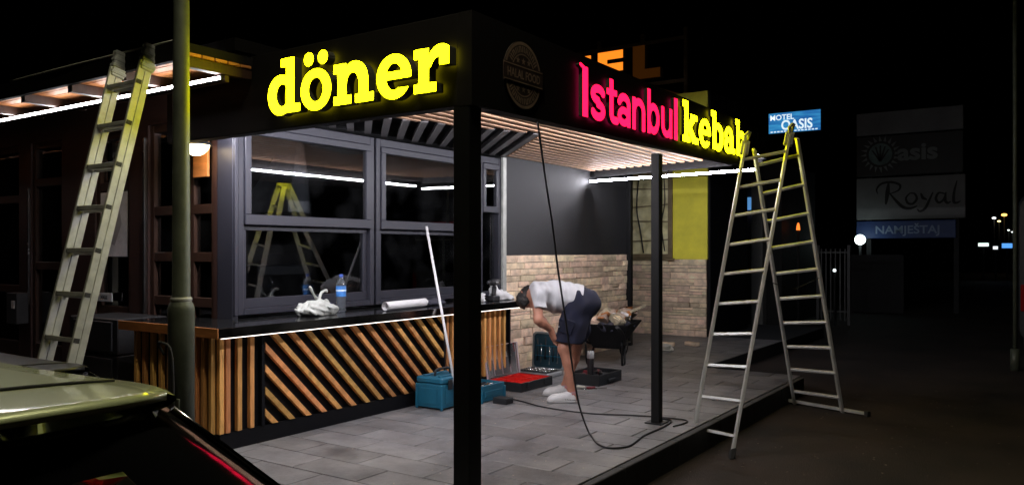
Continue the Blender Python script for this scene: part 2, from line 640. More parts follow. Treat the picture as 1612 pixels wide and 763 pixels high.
# ------------------------------------------------------------------ solids from distance fields
class SDF3:
    def __init__(s, lo, hi, h):
        s.lo = np.array(lo, float); s.h = h
        n = np.ceil((np.array(hi) - s.lo) / h).astype(int) + 1
        s.ax = [s.lo[i] + h * np.arange(n[i]) for i in range(3)]
        s.S = np.full(tuple(n), 1.0, np.float32)

    def win(s, lo, hi):
        sl = []
        for i in range(3):
            a = max(0, int((lo[i] - s.lo[i]) / s.h) - 1); b = min(len(s.ax[i]), int((hi[i] - s.lo[i]) / s.h) + 3)
            sl.append(slice(a, max(b, a + 1)))
        g = np.meshgrid(*[s.ax[i][sl[i]] for i in range(3)], indexing='ij', sparse=True)
        return tuple(sl), g

    def cone(s, p, q, r0, r1, k=0.02, flat=None):
        """tapered capsule, smoothly joined; flat=(axis vector, factor) squashes its section"""
        p = np.array(p, float); q = np.array(q, float)
        m = max(r0, r1) * (1.6 if flat else 1) + 3 * k + 2 * s.h
        sl, (X, Y, Z) = s.win(np.minimum(p, q) - m, np.maximum(p, q) + m)
        d = q - p; L2 = d.dot(d) + 1e-12
        t = np.clip(((X - p[0]) * d[0] + (Y - p[1]) * d[1] + (Z - p[2]) * d[2]) / L2, 0, 1)
        ex, ey, ez = X - p[0] - t * d[0], Y - p[1] - t * d[1], Z - p[2] - t * d[2]
        if flat:
            a = np.array(flat[0], float); a /= np.linalg.norm(a)
            c = ex * a[0] + ey * a[1] + ez * a[2]
            f = 1.0 / flat[1] - 1
            ex, ey, ez = ex + a[0] * c * f, ey + a[1] * c * f, ez + a[2] * c * f
        D = np.sqrt(ex * ex + ey * ey + ez * ez) - (r0 + (r1 - r0) * t)
        s._join(sl, D, k)
        return s

    def _join(s, sl, D, k):
        A = s.S[sl]
        if k > 0:
            h = np.clip(0.5 + 0.5 * (A - D) / k, 0, 1)
            s.S[sl] = A * (1 - h) + D * h - k * h * (1 - h)
        else:
            s.S[sl] = np.minimum(A, D)

    def ell(s, c, r, k=0.02):
        c = np.array(c, float); r = np.array(r, float)
        sl, (X, Y, Z) = s.win(c - r - 3 * k - .03, c + r + 3 * k + .03)
        D = (np.sqrt(((X - c[0]) / r[0]) ** 2 + ((Y - c[1]) / r[1]) ** 2 + ((Z - c[2]) / r[2]) ** 2) - 1) * r.min()
        s._join(sl, D, k)
        return s

    def plane(s, p, n):
        """keep the side the normal points away from"""
        p = np.array(p, float); n = np.array(n, float); n /= np.linalg.norm(n)
        X, Y, Z = np.meshgrid(*s.ax, indexing='ij', sparse=True)
        s.S = np.maximum(s.S, ((X - p[0]) * n[0] + (Y - p[1]) * n[1] + (Z - p[2]) * n[2]).astype(np.float32))
        return s

    def wob(s, amp, freq, seed=0, aniso=(1, 1, 1)):
        r = np.random.RandomState(seed)
        X, Y, Z = np.meshgrid(*s.ax, indexing='ij', sparse=True)
        D = 0
        for i in range(7):
            v = r.normal(size=3); v /= np.linalg.norm(v); v *= freq * (0.6 + 1.3 * r.rand())
            v *= np.array(aniso)
            D = D + np.sin(X * v[0] + Y * v[1] + Z * v[2] + r.rand() * 6.28 + 1.5 * np.sin(Z * v[1] * .6 + X * v[2] * .5))
        s.S = (s.S + amp * D / 2.6).astype(np.float32)
        return s

    def mesh(s):
        S = s.S.astype(float)
        S = np.where(np.abs(S) < 1e-7, 1e-7, S)
        nx, ny, nz = S.shape
        acc = np.zeros((nx - 1, ny - 1, nz - 1, 3)); cnt = np.zeros((nx - 1, ny - 1, nz - 1))
        cs = [(i, j, k) for i in (0, 1) for j in (0, 1) for k in (0, 1)]

        def sub(c):
            return S[c[0]:nx - 1 + c[0], c[1]:ny - 1 + c[1], c[2]:nz - 1 + c[2]]
        for a in cs:
            for x in range(3):
                if a[x] == 0:
                    b = list(a); b[x] = 1
                    A, B = sub(a), sub(b)
                    m = (A < 0) != (B < 0)
                    t = A[m] / (A[m] - B[m])
                    pt = np.tile(np.array(a, float), (len(t), 1)); pt[:, x] += t
                    acc[m] += pt; cnt[m] += 1
        mask = cnt > 0
        idx = -np.ones(mask.shape, int); idx[mask] = np.arange(mask.sum())
        cell = np.argwhere(mask)
        V = (cell + acc[mask] / cnt[mask][:, None]) * s.h + s.lo
        ins = S < 0
        F = []
        for x in range(3):
            y, z = (x + 1) % 3, (x + 2) % 3
            sl0 = [slice(None)] * 3; sl1 = [slice(None)] * 3
            sl0[x] = slice(0, -1); sl1[x] = slice(1, None)
            for q in (y, z):
                sl0[q] = slice(1, -1); sl1[q] = slice(1, -1)
            A, B = ins[tuple(sl0)], ins[tuple(sl1)]
            for flip in (False, True):
                w = np.argwhere((A & ~B) if not flip else (~A & B))
                if len(w) == 0: continue
                base = w.copy(); base[:, y] += 1; base[:, z] += 1
                def cid(dy, dz):
                    c = base.copy(); c[:, y] += dy; c[:, z] += dz
                    return idx[c[:, 0], c[:, 1], c[:, 2]]
                q = np.stack([cid(-1, -1), cid(0, -1), cid(0, 0), cid(-1, 0)], 1)
                F.append(q[:, ::-1] if flip else q)
        F = np.concatenate(F) if F else np.zeros((0, 4), int)
        return V, F

    def build(s, name, m, parent, smooth=1, decim=None):
        V, F = s.mesh()
        me = bpy.data.meshes.new(name)
        me.from_pydata(V.tolist(), [], F.tolist())
        me.polygons.foreach_set('use_smooth', [True] * len(me.polygons))
        me.update()
        me.materials.append(MATS[m] if isinstance(m, str) else m)
        o = link(name, me, parent)
        if smooth:
            sm = o.modifiers.new('smooth', 'SMOOTH'); sm.factor = 0.5; sm.iterations = smooth
        return o

# ------------------------------------------------------------------ material list

mat('black_metal', (.006, .006, .0065), .5, .0, noise=(30, .2), spec=.22)
mat('black_fascia', (.006, .005, .005), .75, noise=(8, .25), spec=.15)
mat('anthracite', (.027, .027, .036), .42, noise=(6, .08), spec=.3)
mat('black_plaster', (.018, .018, .0195), .66, noise=(5, .25), bump=(60, .002))
mat('brown_facade', (.032, .011, .007), .6, noise=(4, .3), bump=(14, .002), stretch=(1, 1, 6))
mat('dark_wood', (.036, .015, .008), .5, noise=(6, .4), stretch=(8, 8, 1))
mat('orange_wood', (.42, .16, .045), .5, noise=(5, .25), stretch=(1, 8, 8), tint=.12)
mat('slat_wood', (.62, .29, .09), .5, noise=(6, .28), stretch=(12, 12, 1.2), tint=.28, hue=.016)
mat('diag_wood', (.62, .29, .09), .5, noise=(14, .36), tint=.28, hue=.016)
mat('ceiling_wood', (.36, .195, .105), .5, noise=(5, .25), stretch=(14, 1, 14), tint=.12)
mat('grey_slat', (.13, .12, .12), .5, noise=(5, .2), tint=.1)
mat('panel_black', (.0045, .0045, .006), .6, noise=(10, .2), spec=.15)
mat('counter_top', (.012, .012, .012), .13, noise=(20, .3), coat=.3)
mat('steel', (.62, .62, .62), .24, 1.0, noise=(8, .12))
mat('tile', (.132, .129, .131), .45, noise=(4.5, .42), bump=(45, .004), tint=.26)
mat('grout', (.018, .018, .018), .9, noise=(20, .3))
mat('stone', (.78, .60, .42), .85, noise=(7, .34), bump=(18, .018), tint=.27, hue=.02)
mat('mortar', (.03, .025, .02), .95, noise=(20, .3))
mat('yellow_paint', (.85, .76, .07), .75, noise=(3, .12), bump=(70, .0015))
mat('asphalt', (.028, .019, .015), .75, noise=(1.1, .75), bump=(60, .014))
mat('kerb', (.05, .05, .05), .8, noise=(9, .25), bump=(40, .003))
mat('aluminium', (.56, .56, .54), .42, .4, noise=(12, .2), stretch=(1, 1, .2))
mat('alu_matt', (.40, .40, .37), .5, .25, noise=(9, .25))
mat('ladder_cap', (.35, .36, .34), .6, noise=(20, .2))
mat('pole_paint', (.09, .10, .075), .5, .2, noise=(7, .25), bump=(40, .0015))
mat('rubber', (.015, .015, .015), .7)
mat('cable_black', (.008, .008, .009), .45)
mat('letter_case', (.055, .055, .04), .4, noise=(20, .15))
emis('yellow_light', (1.0, .93, .0018), L_YELLOW)
emis('pink_light', (1.0, .006, .052), L_PINK)
emis('led_terrace', (.93, .92, 1.0), L_TERRACE)
emis('led_back', (.92, .91, 1.0), L_BACK)
emis('led_canopy', (1.0, .95, .97), L_CANOPY)
emis('led_counter', (1.0, .90, .84), L_COUNTER)
emis('lamp_glass', (1.0, .76, .42), 14.0)
emis('street_lantern', (1.0, .92, .66), 420.0)
emis('halo_yellow', (1.0, .86, .01), 7.0)
emis('led_front', (.93, .92, 1.0), 620.0)
emis('halo_pink', (1.0, .02, .15), 5.0)
emis('orange_light', (1.0, .24, .015), 1.3)
emis('globe_light', (.80, 1.0, .98), 5.0)
glass_mat('window_glass', (.72, .74, .76), .06, 1.1, dirt=.008)
glass_mat('facade_glass', (.6, .62, .62), .06, 1.1, dirt=.015)


def dust_over(m, scale, amount):
    """broad pale dust patches that run on from tile to tile"""
    nt = m.node_tree
    b = nt.nodes['Principled BSDF']
    src = b.inputs['Base Color'].links[0].from_socket
    ge = nt.nodes.new('ShaderNodeNewGeometry')
    n = nt.nodes.new('ShaderNodeTexNoise'); n.inputs['Scale'].default_value = scale
    n.inputs['Detail'].default_value = 9; n.inputs['Roughness'].default_value = .72
    nt.links.new(ge.outputs['Position'], n.inputs['Vector'])
    mr = nt.nodes.new('ShaderNodeMapRange')
    mr.inputs['From Min'].default_value = .42; mr.inputs['From Max'].default_value = .68
    mr.inputs['To Min'].default_value = 0; mr.inputs['To Max'].default_value = amount
    nt.links.new(n.outputs['Fac'], mr.inputs['Value'])
    mx = nt.nodes.new('ShaderNodeMix'); mx.data_type = 'RGBA'
    nt.links.new(mr.outputs[0], mx.inputs[0])
    nt.links.new(src, mx.inputs[6]); mx.inputs[7].default_value = (.42, .40, .38, 1)
    nt.links.new(mx.outputs[2], b.inputs['Base Color'])


dust_over(MATS['tile'], 1.7, .42)

# ================================================================== SETTING
ROAD = -0.20
o = MB().grid([[(x, y, ROAD) for x in (-400, -60, -20, -8, 0, 10, 30, 80, 400)] for y in (-300, -40, -10, 0, 8, 20, 40, 90, 600)], False).build('road', 'asphalt')
tag(o, kind='structure')

# terrace: slab with a kerb edge and single tiles
XE = -2.45            # terrace edge on the road side
YF = 3.02             # terrace edge on the street side
XN, YN = -3.65, 9.42   # beyond YN the terrace is narrower
terr = tag(MB().box(-12, YF + .002, ROAD - .1, XE - .002, YN, -.012).box(-12, YN + .001, ROAD - .1, XN - .002, 16, -.0121).build('terrace', 'grout'), kind='structure')
TX, TY, G = .60, .30, .010
tile_me = None
row = 0
y = YF
tiles = 0
protos = {}


def tile(w, d):
    k = (round(w, 3), round(d, 3))
    if k not in protos:
        protos[k] = MB().box(-w / 2 + G / 2, -d / 2 + G / 2, -.02, w / 2 - G / 2, d / 2 - G / 2, 0, .0025)
        oo = protos[k].build('tile', 'tile', terr)
        protos[k] = oo.data
        return oo
    oo = link('tile', protos[k], terr)
    return oo


XL = XE - TX * 4.5
rest = MB()
while y < 13.0:
    off = (.0, .30)[row % 2]
    x1 = XE if y + TY < YN + .35 else XN
    first = True
    while x1 > -5.1:
        w = TX if not (first and off) else off
        first = False
        x0 = x1 - w
        t_ = tile(w, TY)
        t_.location = ((x0 + x1) / 2, y + TY / 2, random.uniform(-.0012, .0008))
        t_.rotation_euler = (random.uniform(-.0012, .0012), random.uniform(-.0012, .0012), 0)
        x1 = x0
        tiles += 1
    rest.box(-12, y + G / 2, -.02, x1 - G, y + TY - G / 2, -.001)
    y += TY; row += 1
tag(rest.build('outer_tile_rows', 'tile', terr), kind='stuff')
# kerb blocks along the two open edges
for k in range(7):
    y0 = YF + k * .93
    MB().box(XE, y0 + .003, ROAD - .05, XE + .06, y0 + .927, -.006, .006).build('kerb_block', 'kerb', terr)
for k in range(10):
    x1 = XE + .06 - k * .93
    MB().box(x1 - .927, YF - .06, ROAD - .05, x1 - .003, YF - .001, -.006, .006).build('kerb_block', 'kerb', terr)

# ================================================================== KEBAB SHOP BUILDING
WX = -5.45      # plane of the serving windows
FY = 4.05       # plane of the street facade
shop = thing('kebab_shop', 'dark kebab shop building with grey sash windows and stone clad terrace wall', 'building', (-7.5, 8.0, 0))

# walls
MB().box(WX - .12, FY + .05, 0, WX, 7.82, .90).build('window_wall_base', 'panel_black', shop)
MB().box(WX - .12, FY + .05, 2.575, WX, 7.82, 2.85).build('window_header', 'black_plaster', shop)
MB().box(WX - .13, 7.85, 1.40, WX, 11.16, 2.90).build('black_wall', 'black_plaster', shop)
MB().box(WX - .001, 7.80, .90, WX + .035, 7.87, 2.56, .004).build('corner_trim', 'alu_matt', shop)
MB().box(WX - .06, 11.16, 0, WX + .07, 11.26, 2.9, .01).build('wall_end_post', 'black_metal', shop)
# stone cladding, stone by stone
sw = MB().box(WX - .13, 7.851, 0, WX - .012, 11.159, 1.399).build('stone_wall', 'mortar', shop)


def lay_stones(wall, place, length, height, seed, hmin=.072, hmax=.118):
    """place(u0,u1,z0,z1,d) -> (center, half sizes)"""
    rr = random.Random(seed)
    z = 0.0; n = 0
    while z < height - .03:
        h = rr.uniform(hmin, hmax)
        if z + h > height - .03: h = height - z
        u = -rr.uniform(0, .2)
        while u < length:
            w = rr.choice((rr.uniform(.16, .34), rr.uniform(.34, .75)))
            a, b = max(u, 0), min(u + w, length)
            if length - b < .08: b = length
            if b - a > .02:
                d = rr.uniform(.008, .042)
                if h > .085 and rr.random() < .30:
                    q = h * rr.uniform(.38, .62)
                    place(a, b, z, z + q, d, rr, wall)
                    place(a, b, z + q, z + h, rr.uniform(.008, .042), rr, wall)
                    n += 1
                else:
                    place(a, b, z, z + h, d, rr, wall)
                n += 1
            u = b if b == length else u + w
            if b == length: break
        z += h
    return n


def stone_mesh(w, d, h, rr, along):
    """uneven block: proud face pushed in and out at its corners"""
    mb = MB()
    g = .0035
    nx, nz = 4, 3
    P = []
    for j in range(nz):
        row_ = []
        for i in range(nx):
            u = -w / 2 + g + (w - 2 * g) * i / (nx - 1)
            v = -h / 2 + g + (h - 2 * g) * j / (nz - 1)
            edge = i in (0, nx - 1) or j in (0, nz - 1)
            dd = d - (.006 if edge else 0) + rr.uniform(-.005, .005)
            u += rr.uniform(-.003, .003); v += rr.uniform(-.002, .002)
            row_.append((dd, u, v) if along == 'Y' else (u, -dd, v))
        P.append(row_)
    mb.grid(P, False)
    n = len(mb.v)
    # skirt back to the wall
    ring = [P[0][i] for i in range(nx)] + [P[j][nx - 1] for j in range(1, nz)] + [P[nz - 1][i] for i in range(nx - 2, -1, -1)] + [P[j][0] for j in range(nz - 2, 0, -1)]
    back = [((-.012), p[1], p[2]) if along == 'Y' else (p[0], .012, p[2]) for p in ring]
    m = len(ring)
    mb.add(ring + back, [(i, (i + 1) % m, m + (i + 1) % m, m + i) for i in range(m)])
    return mb


def place_y(u0, u1, z0, z1, d, rr, wall):
    mb = stone_mesh(u1 - u0, d, z1 - z0, rr, 'Y')
    oo = mb.build('stone', 'stone', wall, local=True)
    oo.location = (WX - shop.location.x, 7.852 + (u0 + u1) / 2 - shop.location.y, (z0 + z1) / 2)


N1 = lay_stones(sw, place_y, 3.3, 1.40, 3)

# ---- serving windows: frame > sashes, panes
wy = [(4.10, 5.66), (5.69, 7.36), (7.39, 7.80)]
for i, (a, b) in enumerate(wy):
    fr = MB()
    X0, X1 = WX - .09, WX
    z0, z1 = .93, 2.545
    jw = .055 if i < 2 else .045
    fr.box(X0, a, z0, X1, a + jw, z1, .004).box(X0, b - jw, z0, X1, b, z1, .004)
    fr.box(X0 + .001, a + jw, z1 - .075, X1 - .001, b - jw, z1, .004).box(X0 + .001, a + jw, z0, X1 - .001, b - jw, z0 + .05, .004)
    w = fr.build('window', 'anthracite', shop)
    ya, yb = a + jw + .004, b - jw - .004
    if i < 2:
        # raised upper sash, set proud
        zs, zt = 1.665, 2.465
        s_ = MB()
        xs0, xs1 = WX - .035, WX + .018
        s_.box(xs0, ya, zs, xs1, yb, zs + .085, .005).box(xs0, ya, zt - .06, xs1, yb, zt, .005)
        s_.box(xs0 + .001, ya, zs + .085, xs1 - .001, ya + .06, zt - .06, .004).box(xs0 + .001, yb - .06, zs + .085, xs1 - .001, yb, zt - .06, .004)
        s_.build('upper_sash', 'anthracite', w)
        MB().box(WX - .014, ya + .05, zs + .075, WX - .008, yb - .05, zt - .05).build('pane', 'window_glass', w)
        l_ = MB()
        xl0, xl1 = WX - .088, WX - .040
        l_.box(xl0, ya, z0 + .05, xl1, yb, z0 + .13, .004).box(xl0, ya, 1.62, xl1, yb, 1.70, .004)
        l_.box(xl0 + .001, ya, z0 + .13, xl1 - .001, ya + .05, 1.62, .004).box(xl0 + .001, yb - .05, z0 + .13, xl1 - .001, yb, 1.62, .004)
        l_.build('lower_sash', 'anthracite', w)
        MB().box(WX - .068, ya + .04, z0 + .12, WX - .062, yb - .04, 1.63).build('pane', 'window_glass', w)
    else:
        s_ = MB()
        xs0, xs1 = WX - .035, WX + .012
        s_.box(xs0, ya, 1.90, xs1, yb, 1.97, .005).box(xs0, ya, 2.40, xs1, yb, 2.465, .005)
        s_.box(xs0 + .001, ya, 1.97, xs1 - .001, ya + .055, 2.40, .004).box(xs0 + .001, yb - .055, 1.97, xs1 - .001, yb, 2.40, .004)
        s_.build('upper_sash', 'anthracite', w)
        MB().box(WX - .014, ya + .05, 1.96, WX - .008, yb - .05, 2.41).build('pane', 'window_glass', w)
        MB().box(WX - .07, ya, z0 + .05, WX - .064, yb, 1.90).build('pane', 'window_glass', w)
# corner pillar between street facade and serving windows
MB().box(WX - .20, FY - .005, 0, WX + .004, 4.098, 2.56, .006).build('corner_pillar', 'anthracite', shop)
MB().box(WX + .006, FY - .004, .93, WX + .03, FY + .03, 2.5, .004).build('corner_profile', 'anthracite', shop)

# ---- street facade: piers, header and the windows between them
ops = [(-10.4, -9.0), (-8.76, -8.12), (-7.52, -6.93), (-6.64, -5.70)]
edges = [-12.0] + [e for o_ in ops for e in o_] + [WX - .205]
for i in range(0, len(edges), 2):
    MB().box(edges[i], FY, 0, edges[i + 1], FY + .14, 2.56).build('facade_pier', 'brown_facade', shop)
MB().box(-12.0, FY + .001, 2.56, WX - .001, FY + .139, 3.05).build('facade_header', 'brown_facade', shop)
rails_z = {0: (1.05, 2.0), 1: (1.30, 2.15), 2: (.9, 2.05), 3: (1.02, 1.40, 1.80)}
for i, (a, b) in enumerate(ops):
    fm = MB()
    fm.box(a, FY + .02, .0, a + .06, FY + .10, 2.56, .004).box(b - .06, FY + .02, 0, b, FY + .10, 2.56, .004)
    fm.box(a + .06, FY + .021, 2.49, b - .06, FY + .099, 2.56, .004)
    for z in rails_z[i]:
        fm.box(a + .06, FY + .022, z - .04, b - .06, FY + .098, z + .04, .004)
    fm.box(a + .06, FY + .021, 0, b - .06, FY + .099, .5, .004)
    if i == 3:
        fm.box((a + b) / 2 + .12, FY + .023, .5, (a + b) / 2 + .17, FY + .097, 2.49, .004)
    w = fm.build('facade_window', 'dark_wood', shop)
    zs = [.5] + list(rails_z[i]) + [2.5]
    for k in range(len(zs) - 1):
        MB().box(a + .05, FY + .055, zs[k] + .03, b - .05, FY + .061, zs[k + 1] - .03).build('pane', 'facade_glass', w)
# bright vertical trim beside the last facade window
MB().box(-6.70, FY - .014, .9, -6.68, FY - .001, 2.45).build('door_trim', 'steel', shop)
MB().box(-8.80, FY - .014, .9, -8.785, FY - .001, 2.1).build('door_trim', 'steel', shop)
# room behind the windows
room = MB()
room.quad((-11.9, FY + .3, .001), (WX - .13, FY + .3, .001), (WX - .13, 11, .001), (-11.9, 11, .001))
mat('room_floor', (.03, .03, .03), .5)
mat('room_wall', (.09, .08, .075), .7, noise=(3, .3))
room.build('room_floor', 'room_floor', shop)
MB().box(-11.95, 10.9, 0, WX - .13, 11.0, 2.84).build('room_back_wall', 'room_wall', shop)
MB().box(-8.6, FY + .2, 0, -8.5, 10.9, 2.84).build('room_partition', 'room_wall', shop)
MB().box(-12.0, FY + .14, 0, -11.9, 11.0, 2.84).build('room_side_wall', 'room_wall', shop)
MB().box(-12.0, FY + .141, 2.86, WX - .125, 11.1, 2.95).build('room_ceiling', 'room_wall', shop)
MB().box(-12.05, FY - .02, 3.05, WX + .05, 11.3, 3.15).build('flat_roof', 'black_fascia', shop)

# ---- yellow building behind the terrace
YB = 13.0
mat('frame_brown', (.20, .15, .08), .6, noise=(8, .3))
mat('foil', (.72, .66, .38), .5, noise=(7, .25), bump=(12, .004))
yel = thing('yellow_building', 'yellow rendered building with stone base and foil covered window behind the terrace', 'building', (-7.0, 15.0, 0))
MB().box(-10, YB, 1.31, -6.32, 15, 4.15).build('rendered_wall', 'yellow_paint', yel)
MB().box(-5.46, YB, 1.31, -4.84, 15, 4.15).build('rendered_wall', 'yellow_paint', yel)
MB().box(-4.838, YB + .03, 0, -4.80, 15, 4.15).build('side_shade_panel', 'panel_black', yel)  # dark panel added in place of shade on the side wall
MB().box(-6.319, YB, 2.84, -5.461, 15, 4.149).build('rendered_wall', 'yellow_paint', yel)
MB().box(-6.319, YB + .12, 1.311, -5.461, 13.6, 2.839).build('window_back_board', 'frame_brown', yel)
sb = MB().box(-10, YB + .012, 0, -4.85, 15, 1.309).build('stone_base', 'mortar', yel)


def place_x(u0, u1, z0, z1, d, rr, wall):
    mb = stone_mesh(u1 - u0, d, z1 - z0, rr, 'X')
    oo = mb.build('stone', 'stone', wall, local=True)
    oo.location = (-6.75 + (u0 + u1) / 2 - yel.location.x, YB - yel.location.y, (z0 + z1) / 2)


N2 = lay_stones(sb, place_x, 1.90, 1.31, 5, .08, .12)
MB().box(-5.66, YB - .06, 0, -5.645, YB - .045, 1.3).build('downpipe', 'rubber', yel)
# window frame, braces and crumpled foil
wf = MB()
wf.box(-6.315, YB - .03, 1.33, -6.24, YB + .06, 2.835, .004).box(-5.54, YB - .03, 1.33, -5.465, YB + .06, 2.835, .004)
wf.box(-6.24, YB - .029, 2.76, -5.54, YB + .059, 2.835, .004).box(-6.24, YB - .029, 1.33, -5.54, YB + .059, 1.40, .004)
wfo = wf.build('window_frame', 'frame_brown', yel)
MB().box(-6.36, YB - .07, 1.285, -5.42, YB - .001, 1.325, .004).build('sill', 'frame_brown', wfo)
ns = 22
Pg = []
for j in range(ns + 8):
    rw = []
    for i in range(ns):
        x = -6.24 + .70 * i / (ns - 1); z = 1.40 + 1.36 * j / (ns + 7)
        d = .018 * math.sin(x * 21 + 3 * math.sin(z * 7)) + .015 * math.sin(z * 17 + 2 * math.sin(x * 11)) + random.uniform(-.008, .008)
        rw.append((x, YB + .035 + d, z))
    Pg.append(rw)
MB().grid(Pg).build('foil_sheet', 'foil', wfo)
for k, (z, sl) in enumerate(((1.62, .03), (1.98, -.02), (2.22, .04), (2.55, -.03))):
    MB().bar((-6.24, YB - .004, z), (-5.54, YB - .004, z + sl), .012, .02).build('batten', 'frame_brown', wfo)
MB().tube(spline([(-5.62, YB - .01, 2.75), (-5.60, YB - .02, 2.3), (-5.66, YB - .02, 1.9), (-5.6, YB - .02, 1.45)]), .010, 6).build('strap', 'rubber', wfo)
MB().tube(spline([(-6.10, YB - .01, 2.75), (-6.13, YB - .02, 2.2), (-6.06, YB - .02, 1.8), (-6.0, YB - .02, 1.42)]), .012, 6).build('strap', 'rubber', wfo)

# ================================================================== TERRACE ROOF (PERGOLA)
perg = thing('terrace_roof', 'black terrace roof with slatted wooden ceiling, square posts and white light strips', 'pergola', (-3.9, 6.5, 0))
FXo, FXi = -2.70, -2.80      # road-side fascia
FYo, FYi = 3.58, 3.68        # street-side fascia
ZB, ZT = 2.27, 2.80
recalc(MB().poly_prism([(FXi, FYo, ZB), (FXi, 8.78, ZB + .085), (FXi, 8.78, ZT), (FXi, FYo, ZT)], (FXo - FXi, 0, 0)).build('fascia_board', 'black_fascia', perg))
MB().box(-5.62, FYo + .001, ZB + .001, FXi - .001, FYi, ZT - .001, .004).build('fascia_board', 'black_fascia', perg)
# back beam from the wall's end to the road-side fascia
BA, BB = Vector((-5.44, 9.98, 0)), Vector((-2.84, 9.40, 0))
bd = (BB - BA).normalized(); bn = Vector((-bd.y, bd.x, 0))
MB().bar(BA + Vector((0, 0, 2.62)) + bn * .06, BB + Vector((0, 0, 2.62)) + bn * .06, .08, .26).build('back_beam', 'black_metal', perg)
MB().bar((FXi + .05, 8.79, 2.64), (BB.x, BB.y, 2.64), .10, .24).build('edge_beam', 'black_metal', perg)
# ceiling board
cb = MB()
cb.poly_prism([(WX + .002, FYi + .002, 2.72), (FXi - .002, FYi + .002, 2.72), (FXi - .002, 8.9, 2.72), (BB.x, BB.y, 2.72), (BA.x, BA.y, 2.72), (WX + .002, 9.9, 2.72)], (0, 0, .07))
recalc(cb.build('ceiling_board', 'panel_black', perg))


def yback(x):
    t = (x - BA.x) / (BB.x - BA.x)
    return BA.y + (BB.y - BA.y) * t - .02


# ceiling slats along the terrace, broken by a fan of diagonal grey ones
AX, AY = -4.10, 6.55

def yfan0(x): return AY + (x - AX) / .37
def yfan1(x): return AY + (AX - x)


x = FXi - .05
while x > WX + .02:
    segs = [(FYi + .01, yback(x))]
    if x < AX:
        a, b = yfan0(x), yfan1(x)
        segs = []
        if a > FYi + .12: segs.append((FYi + .01, a))
        if b < yback(x) - .1: segs.append((b, yback(x)))
    for a, b in segs:
        MB().box(x - .025, a, 2.572, x + .025, b, 2.592).build('ceiling_slat', 'ceiling_wood', perg)
    x -= .132
y = 3.2
while y < AY + .02:
    # each diagonal slat starts on the fan line and runs at 45 degrees to the wall
    xs = AX + .37 * (y - AY)
    hw = .036
    if xs > WX + .05:
        p0 = (xs, y); p1 = (WX + .005, y + (xs - WX - .005))
        if p1[1] > FYi + .1:
            if p0[1] < FYi + .02:
                q = FYi + .02 - p0[1]; p0 = (p0[0] - q, FYi + .02)
            MB().bar((p0[0], p0[1], 2.595), (p1[0], p1[1], 2.595), .062, .05).build('diagonal_slat', 'grey_slat', perg)
    y += .165
# posts
pz = MB().box(-2.835, 3.60 - .018, 0, -2.72, 3.717 - .018, ZB, .004); pz.box(-2.87, 3.55, 0, -2.685, 3.745, .012, .003)
pz.build('post', 'black_metal', perg)
MB().box(-2.835, 3.72, ZB - .0, -2.72, 3.80, 2.56).build('post_head', 'black_metal', perg)
pz = MB().box(-2.82, 6.245, 0, -2.745, 6.32, ZB, .004); pz.box(-2.86, 6.20, 0, -2.705, 6.365, .012, .003)
pz.build('post', 'black_metal', perg)


def strip(name, p, q, facing, m, prof='black_metal', parent=perg, w=.022, hgt=.02):
    """light strip: channel with a glowing diffuser on the side it faces"""
    p = Vector(p); q = Vector(q); n = Vector(facing).normalized()
    ch = MB(); ch.bar(p - n * .011, q - n * .011, .016, hgt + .008, up=n.cross(q - p)); c_ = ch.build('light_channel', prof, parent)
    d = (q - p).normalized()
    up = n.cross(d).normalized()
    h = hgt / 2
    mb = MB()
    prof_pts = [(-h, -.002), (-h * .8, .006), (0, .009), (h * .8, .006), (h, -.002)]
    P = [[pt + up * a + n * b for a, b in prof_pts] for pt in (p, q)]
    mb.grid(P)
    return mb.build(name, m, c_)


strip('light_strip', (FXi - .03, 3.80, 2.44), (FXi - .03, 9.30, 2.44), (-1, 0, .85), 'led_terrace')
strip('light_strip', (-5.40, FYi + .03, 2.44), (-3.75, FYi + .03, 2.44), (0, 1, -.35), 'led_front')
# tube on the back beam
tb = MB().tube([BA + Vector((.03, 0, 2.43)) - bn * .03, BB + Vector((-.05, 0, 2.405)) - bn * .03], .013, 10)
tb.build('light_tube', 'led_back', perg)
MB().bar(BA + Vector((.03, 0, 2.400)) - bn * .03, BB + Vector((-.05, 0, 2.375)) - bn * .03, .044, .006).build('tube_light_shield', 'black_metal', perg)  # tray added to keep the tube's light off the floor
for t in (.04, .5, .96):
    c = BA.lerp(BB, t)
    MB().bar(c + Vector((0, 0, 2.43)) - bn * .03, c + Vector((0, 0, 2.50)) + bn * .03, .02, .006).build('tube_bracket', 'black_metal', perg)

# ================================================================== STREET CANOPY (left)
can = thing('street_canopy', 'street canopy with orange wood soffit and white light strip left of the lamp pole', 'canopy', (-7.5, 3.7, 0))
CX0, CX1 = -12.0, -4.58
zc = 2.70
for k in range(5):
    y0 = 3.07 + k * .098
    MB().box(CX0, y0 + .003, zc, CX1, y0 + .095, zc + .022, .003).build('soffit_board', 'orange_wood', can)
MB().box(CX0, 3.06, zc + .024, CX1, 3.565, zc + .08).build('canopy_deck', 'black_fascia', can)
for k in range(10):
    xk = -4.62 - k * .72
    MB().box(xk - .03, 3.075, zc - .07, xk + .03, 3.565, zc - .001, .003).build('rafter', 'dark_wood', can)
MB().box(CX0, 3.02, zc - .03, CX1, 3.058, zc + .09).build('canopy_edge', 'black_fascia', can)
strip('light_strip', (-11.8, 3.32, zc - .095), (-4.60, 3.32, zc - .095), (0, -1, -.10), 'led_canopy', parent=can, hgt=.020)
MB().box(-11.9, 3.345, zc - .12, -4.59, 3.38, zc - .072, .003).build('light_beam', 'dark_wood', can)
mat('post_grey', (.42, .42, .38), .5, .4, noise=(8, .15))
